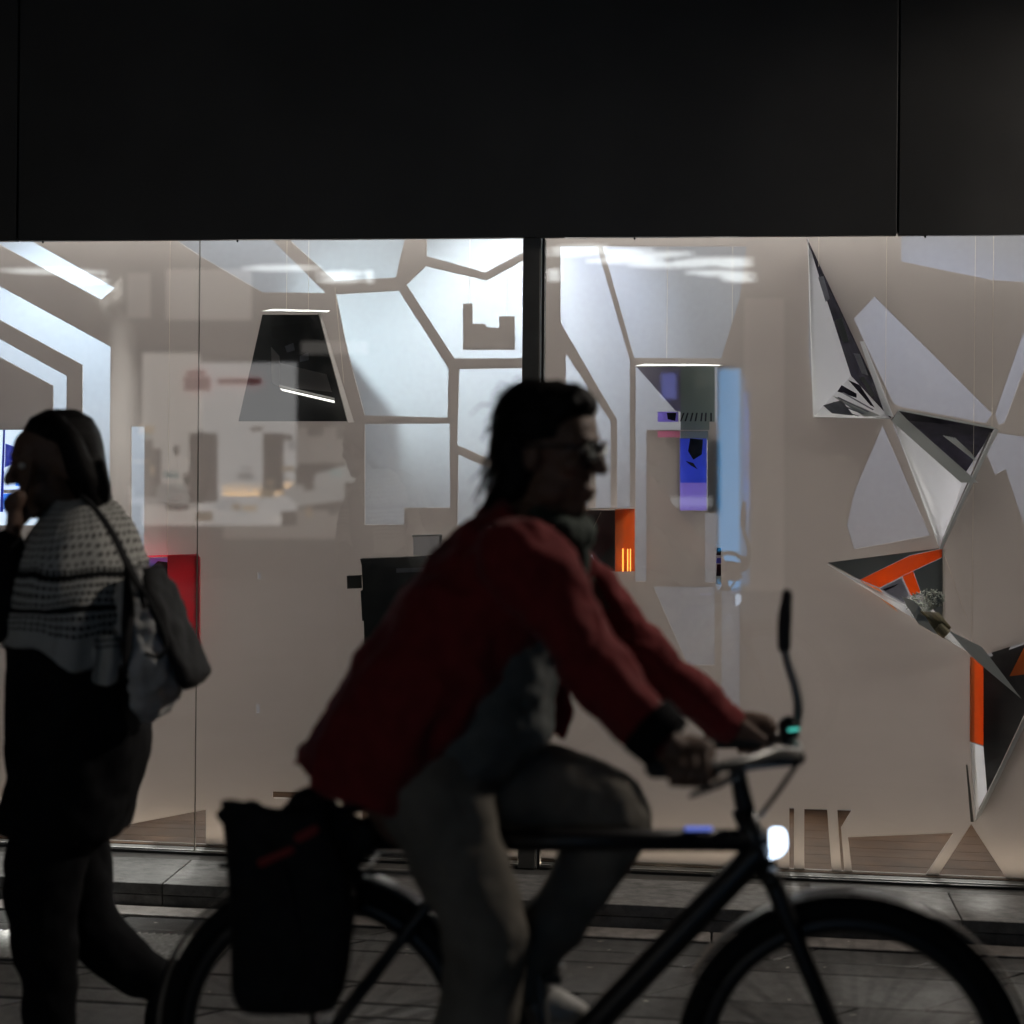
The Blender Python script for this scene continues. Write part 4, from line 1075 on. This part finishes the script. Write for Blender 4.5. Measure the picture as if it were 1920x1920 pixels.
sh = MB()
loft(sh, [((930, 1010), (1050, 1010), 0.10, 0), ((800, 1150), (1062, 1180), 0.165, 0), ((760, 1270), (1042, 1290), 0.165, 0), ((720, 1370), (1032, 1385), 0.165, 0), ((715, 1450), (960, 1450), 0.165, 0), ((730, 1500), (930, 1490), 0.15, 0)])
sh.build('shirt', M_SHIRT, cy, remesh=0.010, wrinkle=0.02, wscale=0.05)
jk = MB()
loft(jk, [((928, 940), (1040, 990), 0.085, 0), ((878, 972), (1072, 1050), 0.165, 0), ((792, 1068), (1078, 1150), 0.21, 0), ((716, 1165), (1028, 1215), 0.205, -0.004),
          ((642, 1280), (952, 1290), 0.21, -0.01), ((592, 1368), (884, 1400), 0.215, -0.014), ((566, 1412), (806, 1506), 0.218, -0.016)], pw=0.8)
jk.tube([K(935, 1060, -0.14), sn + Vector((0.0, -0.02, 0)), K(1058, 1155, -0.215), eln, K(1190, 1338, -0.27), K(1222, 1368, -0.283)], [0.075, 0.082, 0.070, 0.062, 0.058, 0.050], 16)
jk.tube([K(1000, 1045, 0.14), sf + Vector((0, 0.02, 0)), K(1120, 1135, 0.215), elf, K(1310, 1315, 0.265), K(1362, 1356, 0.285)], [0.070, 0.075, 0.066, 0.060, 0.050, 0.044], 16)
# far front panel of the open jacket
jk.plate([K(1040, 1190, 0.14), K(1078, 1240, 0.15), K(1064, 1395, 0.17), K(1030, 1372, 0.17), K(1010, 1280, 0.16)], 0.014)
# collar
jk.tube([K(935, 930, 0.0), K(950, 975, -0.085), K(1010, 1010, -0.09), K(1052, 1040, -0.03)], [0.026, 0.026, 0.022, 0.016], 10)
jk.tube([K(935, 930, 0.0), K(965, 965, 0.085), K(1030, 990, 0.09), K(1066, 1030, 0.04)], [0.026, 0.026, 0.022, 0.016], 10)
jk.build('jacket', M_JACKET, cy, remesh=0.009, wrinkle=0.032, wscale=0.075, sm=5)
# cuffs: dark lining turned back
cf = MB(); cf.tube([K(1212, 1358, -0.280), K(1250, 1394, -0.293)], [0.061, 0.056], 14, sub=1, round_ends=False); cf.build('cuff', M_BLACKCLOTH, cy, smooth=True)
cf = MB(); cf.tube([K(1358, 1353, 0.284), K(1378, 1366, 0.289)], [0.045, 0.040], 14, sub=1, round_ends=False); cf.build('cuff', M_JACKET, cy, smooth=True)
# scarf knot at the throat
sc = MB(); sc.tube([K(1000, 985, -0.07), K(1045, 1000, -0.075), K(1085, 1005, -0.01), K(1075, 990, 0.07), K(1010, 970, 0.08)], [0.035, 0.040, 0.038, 0.034, 0.03], 12)
sc.tube([K(1075, 1020, -0.03), K(1082, 1060, -0.03), K(1075, 1110, -0.03)], [0.034, 0.028, 0.02], 12)
sc.build('neck_scarf', mat('dark green scarf', (0.03, 0.045, 0.035), 0.9, var=0.4, scale=25, bump=0.3), cy, remesh=0.008, wrinkle=0.02, wscale=0.04)
tr = MB()
tr.tube([K(800, 1450, -0.06), K(812, 1475, -0.095), K(865, 1620, -0.12), K(912, 1750, -0.128), K(905, 1860, -0.125), K(893, 2000, -0.122), an_n + Vector((0.0, 0, 0.05))],
        [0.11, 0.118, 0.092, 0.083, 0.080, 0.080, 0.082], 18)
tr.tube([K(805, 1455, 0.06), K(840, 1462, 0.095), K(1000, 1472, 0.115), K(1120, 1508, 0.125), K(1150, 1545, 0.125), K(1080, 1670, 0.125), K(1000, 1790, 0.125), K(972, 1835, 0.125)],
        [0.11, 0.115, 0.098, 0.086, 0.078, 0.066, 0.062, 0.062], 18)
tr.ell(K(800, 1465), (0.13, 0.16, 0.115))
tr.build('trousers', M_TROUSER, cy, remesh=0.009, wrinkle=0.020, wscale=0.08)
for nm, an, toe, yy in (('near', an_n, Vector((0.16, 0, -0.075)), -0.12), ('far', an_f, Vector((0.135, 0, -0.055)), 0.125)):
    s_ = MB(); a = Vector(an)
    s_.tube([a + Vector((-0.055, 0, -0.05)), a + Vector((0.0, 0, -0.045)), a + toe * 0.6 + Vector((0, 0, -0.01)), a + toe], [0.036, 0.046, 0.040, 0.027], 12)
    s_.tube([a + Vector((-0.01, 0, -0.03)), a + Vector((-0.005, 0, 0.03))], [0.045, 0.042], 12, sub=1)
    s_.build('shoe', M_SHOE, cy, remesh=0.007)


# ------------------------------------------------------------------ the walker
def W(px, py, dy=0.0):
    return P(px, py, YP + dy)


wk = thing('person', 'walker in black with a black and white scarf, hand at the chin, facing left', 'person', (W(90, 1900).x, YP, 0))
bo = MB()
hc = W(102, 868, -0.01)
HM = frame(hc, (-0.80, -0.58, -0.14), (0.0, 0, 1))
head_mesh(bo, HM)
bo.tube([W(120, 925), W(135, 985), W(138, 1020)], [0.05, 0.05, 0.06], 12)
bo.tube([W(138, 1010), W(140, 1100), W(140, 1230), W(140, 1380), W(135, 1470)], [0.09, 0.12, 0.10, 0.125, 0.13], 16, flat=1.15, ref=(1, 0, 0))
s1, s2 = W(115, 1040, -0.11), W(165, 1040, 0.15)
bo.tube([W(138, 1025), s1], [0.06, 0.052], 12, sub=1); bo.tube([W(138, 1025), s2], [0.06, 0.052], 12, sub=1)
e1 = W(20, 1165, -0.15); w1 = W(22, 1010, -0.16)
bo.tube([s1, W(62, 1110, -0.135), e1, W(14, 1090, -0.155), w1], [0.046, 0.042, 0.040, 0.036, 0.026], 12)
e2 = W(190, 1200, 0.2); bo.tube([s2, W(182, 1120, 0.19), e2, W(120, 1290, 0.16)], [0.046, 0.042, 0.036, 0.026], 12)
hp1, hp2 = W(125, 1480, -0.09), W(140, 1480, 0.09)
k1, a1 = W(75, 1735, -0.09), W(92, 1945, -0.09)
k2, a2 = W(168, 1740, 0.09), W(305, 1845, 0.09)
bo.tube([hp1, k1, a1], [0.085, 0.055, 0.036], 12); bo.tube([hp2, k2, a2], [0.085, 0.055, 0.036], 12)
# hand at the chin: loosely closed, index finger up along the jaw
pm = W(30, 968, -0.15)
bo.tube([w1, pm, W(34, 945, -0.145)], [0.026, 0.033, 0.032], 12, flat=0.6, ref=(0, 1, 0))
for i, (dx, path) in enumerate(((0, [(38, 945, -0.15), (47, 920, -0.14), (54, 893, -0.125), (60, 868, -0.118)]),
                                (1, [(28, 940, -0.155), (30, 925, -0.165), (42, 928, -0.165), (46, 942, -0.155)]),
                                (2, [(20, 945, -0.158), (20, 930, -0.17), (32, 932, -0.175), (38, 948, -0.165)]),
                                (3, [(13, 953, -0.158), (12, 940, -0.17), (23, 940, -0.178), (29, 955, -0.17)]))):
    bo.tube([W(*q) for q in path], [0.010, 0.0095, 0.009, 0.0075], 10)
bo.tube([W(38, 980, -0.14), W(56, 965, -0.13), W(70, 955, -0.125)], [0.013, 0.0105, 0.008], 10)
e2h = W(120, 1290, 0.16)
bo.tube([e2h, W(95, 1305, 0.15)], [0.026, 0.03], 10, flat=0.6, sub=1)
for i in range(4):
    bo.tube([W(95, 1296 + i * 8, 0.14 + 0.004 * i), W(78, 1300 + i * 8, 0.135), W(66, 1312 + i * 7, 0.14)], [0.009, 0.0085, 0.007], 8)
bo.tube([W(105, 1294, 0.145), W(90, 1282, 0.13), W(78, 1284, 0.12)], [0.011, 0.0095, 0.008], 8)
bo.build('body', M_SKIN, wk, remesh=0.0055, sm=3)
R3 = HM.to_3x3()
for s_ in (-1, 1):
    ey = MB(); ey.ell(HM @ Vector((0.083, 0.032 * s_, 0.006)), (0.011, 0.012, 0.009), rot=R3); ey.build('eye', M_EYE, wk, smooth=True)
hb = MB()


def wloft(b, secs, n=28):
    rings = []
    for yy, xa_, xb_, d, o in secs:
        A_, B_ = W(xa_, yy, o), W(xb_, yy, o); c = (A_ + B_) / 2; h = (B_ - A_) / 2
        rings.append([c + h * math.cos(2 * math.pi * j / n) + Vector((0, d * math.sin(2 * math.pi * j / n), 0)) for j in range(n)])
    b.rings(rings)


wloft(hb, [(767, 92, 140, 0.045, 0.02), (783, 62, 168, 0.085, 0.015), (810, 48, 183, 0.100, 0.01), (832, 56, 189, 0.098, 0.02), (852, 92, 192, 0.085, 0.03), (885, 118, 197, 0.08, 0.025), (912, 132, 202, 0.075, 0.02), (938, 148, 207, 0.06, 0.01)])
hb.tube([W(104, 790, -0.07), W(132, 830, -0.088), W(152, 885, -0.088), W(176, 938, -0.06)], [0.022, 0.03, 0.034, 0.024], 12)
hb.tube([W(70, 800, -0.06), W(54, 826, -0.05), W(48, 858, -0.02)], [0.022, 0.016, 0.008], 10)
for i in range(30):
    a = random.random(); dy = random.uniform(-0.08, 0.05)
    px = 150 + 56 * a; hb.tube([W(px - 14, 870, dy * 1.1), W(px - 3, 910, dy), W(px, 940 + random.uniform(-8, 6), dy * 0.8)], [0.010, 0.010, 0.004], 6)
hb.build('hair', M_HAIR, wk, remesh=0.006, sm=3)
ct = MB()
S = [((75, 1005), (200, 1005), 0.11, 0), ((45, 1090), (236, 1080), 0.17, 0), ((30, 1180), (240, 1170), 0.18, 0), ((24, 1250), (250, 1240), 0.17, 0), ((22, 1310), (262, 1300), 0.17, 0),
     ((29, 1390), (274, 1370), 0.18, 0), ((33, 1440), (266, 1430), 0.185, 0), ((20, 1490), (250, 1500), 0.19, 0), ((6, 1528), (232, 1562), 0.19, 0)]
loft(ct, S, fn=W, pw=0.9)
ct.tube([W(100, 1060, -0.10), W(52, 1118, -0.135), W(6, 1172, -0.15), W(2, 1090, -0.155), W(14, 1022, -0.16)], [0.05, 0.055, 0.054, 0.047, 0.040], 14)
ct.tube([s2, W(188, 1120, 0.19), W(196, 1200, 0.2), W(135, 1280, 0.17)], [0.062, 0.058, 0.05, 0.042], 14)
ct.build('coat', M_BLACKCLOTH, wk, remesh=0.010, wrinkle=0.02, wscale=0.09)
tr = MB()
tr.tube([W(110, 1500, -0.06), W(88, 1600, -0.085), W(80, 1735, -0.09), W(92, 1850, -0.09), W(92, 1950, -0.09)], [0.11, 0.10, 0.085, 0.066, 0.062], 16)
tr.tube([W(120, 1500, 0.06), W(140, 1620, 0.085), W(168, 1730, 0.09), W(240, 1806, 0.09), W(300, 1842, 0.09)], [0.10, 0.095, 0.078, 0.064, 0.058], 16)
tr.build('trousers', M_BLACKCLOTH, wk, remesh=0.010, wrinkle=0.016, wscale=0.08)
for a, d in ((a1, [(-0.16, 0, -0.05), (-0.06, 0, -0.035), (0.04, 0, -0.03)]), (a2, [(-0.02, 0, -0.13), (0.0, 0, -0.06), (0.045, 0, 0.02)])):
    s_ = MB(); s_.tube([Vector(a) + Vector(q) for q in d], [0.03, 0.042, 0.038], 12); s_.tube([Vector(a), Vector(a) + Vector((0.0, 0, -0.03))], 0.04, 12, sub=1)
    s_.build('shoe', M_BLACKCLOTH, wk, remesh=0.008)

# scarf: patterned cloth with its own uv
def scarf_mat():
    M_ = bpy.data.materials.new('checked scarf'); M_.use_nodes = True
    t_ = M_.node_tree; b_ = t_.nodes['Principled BSDF']; L_ = t_.links; N = t_.nodes.new
    uv = N('ShaderNodeUVMap'); sp = N('ShaderNodeSeparateXYZ'); L_.new(uv.outputs[0], sp.inputs[0])

    def math_(op, a, b=None, c=None):
        n_ = N('ShaderNodeMath'); n_.operation = op
        for i, q in enumerate((a, b, c)):
            if q is None: continue
            if isinstance(q, (int, float)): n_.inputs[i].default_value = q
            else: L_.new(q, n_.inputs[i])
        return n_.outputs[0]

    wn = N('ShaderNodeTexNoise'); wn.inputs['Scale'].default_value = 5; L_.new(uv.outputs[0], wn.inputs['Vector'])
    wob = math_('MULTIPLY', math_('SUBTRACT', wn.outputs['Fac'], 0.5), 0.06)
    U, V = math_('ADD', sp.outputs[0], wob), math_('ADD', sp.outputs[1], wob)
    # small black checks in the field
    su = math_('SINE', math_('MULTIPLY', math_('ADD', U, math_('MULTIPLY', V, 0.8)), 2 * math.pi * 25)); sv = math_('SINE', math_('MULTIPLY', V, 2 * math.pi * 24))
    dots = math_('GREATER_THAN', math_('MULTIPLY', math_('ADD', su, 0.6), math_('MAXIMUM', math_('ADD', sv, 0.6), 0.0)), 1.0)
    # stripes in the border
    st = math_('GREATER_THAN', math_('SINE', math_('MULTIPLY', V, 2 * math.pi * 27)), 0.05)
    dash = math_('GREATER_THAN', math_('SINE', math_('MULTIPLY', U, 2 * math.pi * 38)), -0.55)
    stripes = math_('MAXIMUM', math_('MULTIPLY', st, dash), math_('GREATER_THAN', math_('SINE', math_('MULTIPLY', V, 2 * math.pi * 6.3)), 0.84))
    border = math_('MULTIPLY', math_('GREATER_THAN', V, 0.47), math_('LESS_THAN', V, 0.80))
    field = math_('LESS_THAN', V, 0.47)
    black = math_('ADD', math_('MULTIPLY', dots, field), math_('MULTIPLY', stripes, border))
    mx = N('ShaderNodeMix'); mx.data_type = 'RGBA'; L_.new(black, mx.inputs['Factor'])
    mx.inputs['A'].default_value = (0.44, 0.44, 0.415, 1); mx.inputs['B'].default_value = (0.012, 0.012, 0.012, 1)
    L_.new(mx.outputs['Result'], b_.inputs['Base Color']); b_.inputs['Roughness'].default_value = 0.9; b_.inputs['Specular IOR Level'].default_value = 0.1
    nb = N('ShaderNodeTexNoise'); nb.inputs['Scale'].default_value = 260; L_.new(uv.outputs[0], nb.inputs['Vector'])
    bp = N('ShaderNodeBump'); bp.inputs['Strength'].default_value = 0.3; bp.inputs['Distance'].default_value = 0.003
    L_.new(nb.outputs['Fac'], bp.inputs['Height']); L_.new(bp.outputs[0], b_.inputs['Normal'])
    return M_


secs = [((112, 938), (186, 934), 0.075, 0.0), ((104, 955), (205, 944), 0.090, 0), ((82, 985), (232, 968), 0.15, 0), ((62, 1020), (248, 1010), 0.19, 0), ((46, 1060), (262, 1060), 0.215, 0),
        ((32, 1110), (260, 1110), 0.225, 0), ((26, 1150), (256, 1160), 0.225, 0), ((22, 1178), (254, 1205), 0.222, 0), ((24, 1190), (254, 1232), 0.218, 0)]
n, verts, uvs = 72, [], []
for i, ((bx, by), (fx, fy), d, o) in enumerate(secs):
    A_, B_ = W(bx, by, o), W(fx, fy, o); c = (A_ + B_) / 2; h = (B_ - A_) / 2
    for j in range(n + 1):
        a = 2 * math.pi * j / n; ca, sa = math.cos(a), math.sin(a)
        fold = 1 + 0.022 * math.sin(a * 9 + i * 0.7) * (i / 8) + 0.015 * math.sin(a * 17 + i) * (i / 8)
        q = c + (h * ca + Vector((0, d * sa, 0))) * fold
        if i >= 6:                                     # hem hangs in points
            q.z += (0.018 * math.sin(a * 3 + 1.0) + 0.010 * math.sin(a * 7)) * (i - 5) / 3
        verts.append(q); uvs.append((j / n * 2.0, i / (len(secs) - 1)))
me = bpy.data.meshes.new('scarf'); fs = []
for i in range(len(secs) - 1):
    for j in range(n):
        fs.append((i * (n + 1) + j, i * (n + 1) + j + 1, (i + 1) * (n + 1) + j + 1, (i + 1) * (n + 1) + j))
# loose end hanging below the hem
o_ = len(verts)
for i in range(6):
    for j in range(7):
        px = 172 + j * 8.5 + 2 * math.sin(i); py = 1188 + i * 19 + (8 * math.sin(j / 6 * math.pi) - 4 if i == 5 else 0)
        verts.append(W(px, py, -0.205 - 0.015 * math.cos(j * 1.6) + 0.012 * i / 5)); uvs.append((0.1 + j * 0.03, 0.72 + i * 0.055))
for i in range(5):
    for j in range(6):
        fs.append((o_ + i * 7 + j, o_ + i * 7 + j + 1, o_ + (i + 1) * 7 + j + 1, o_ + (i + 1) * 7 + j))
me.from_pydata([tuple(v) for v in verts], [], fs); me.materials.append(scarf_mat())
ul = me.uv_layers.new(name='UVMap')
for lp in me.loops:
    ul.data[lp.index].uv = uvs[lp.vertex_index]
for p_ in me.polygons: p_.use_smooth = True
so = bpy.data.objects.new('scarf', me); COL.objects.link(so); so.parent = wk; so.matrix_parent_inverse = Matrix.Translation(-wk.location)
q = so.modifiers.new('thick', 'SOLIDIFY'); q.thickness = 0.005; q = so.modifiers.new('sub', 'SUBSURF'); q.levels = 1; q.render_levels = 1
tx = bpy.data.textures.new('scarf_folds', 'CLOUDS'); tx.noise_scale = 0.07
q = so.modifiers.new('folds', 'DISPLACE'); q.texture = tx; q.strength = 0.022; q.texture_coords = 'GLOBAL'

# shoulder bag
t = thing('backpack', 'grey canvas and black backpack slung on the walker\'s back', 'bag', W(300, 1340, -0.02))
b = MB()
loft(b, [((246, 1068), (284, 1062), 0.05, -0.06), ((240, 1110), (302, 1096), 0.10, -0.06), ((240, 1170), (322, 1158), 0.125, -0.06), ((246, 1230), (342, 1220), 0.13, -0.06),
         ((258, 1285), (346, 1270), 0.125, -0.06), ((268, 1325), (326, 1312), 0.10, -0.06), ((276, 1346), (306, 1342), 0.05, -0.06)], fn=W, pw=0.8)
b.build('sack', M_GREYCLOTH, t, remesh=0.009, wrinkle=0.035, wscale=0.045)
b = MB()
loft(b, [((264, 1060), (298, 1062), 0.05, -0.06), ((280, 1095), (312, 1100), 0.09, -0.06), ((306, 1160), (338, 1165), 0.10, -0.06), ((332, 1225), (364, 1225), 0.10, -0.06), ((350, 1280), (387, 1266), 0.09, -0.06), ((354, 1294), (374, 1284), 0.06, -0.06)], fn=W, pw=0.7)
b.build('flap', M_BAG, t, remesh=0.009, wrinkle=0.012, wscale=0.06)
MB().tube([W(160, 935, -0.12), W(184, 960, -0.19), W(214, 1005, -0.225), W(240, 1060, -0.225), W(262, 1100, -0.20), W(270, 1130, -0.19)], 0.017, 10, flat=0.35, ref=(0, -1, 0.2)).build('strap', M_BAG, t, smooth=True)
MB().tube([W(262, 1095, -0.2), W(292, 1150, -0.205), W(312, 1205, -0.205), W(300, 1232, -0.205), W(276, 1226, -0.2)], 0.008, 8, flat=0.5, ref=(0, -1, 0.2)).build('strap', M_BAG, t, smooth=True)
MB().tube([W(240, 1060, -0.19), W(240, 1160, -0.2), W(236, 1250, -0.19)], [0.02, 0.03, 0.02], 10, flat=0.4, ref=(0, -1, 0)).build('back_pad', M_BAG, t, smooth=True)
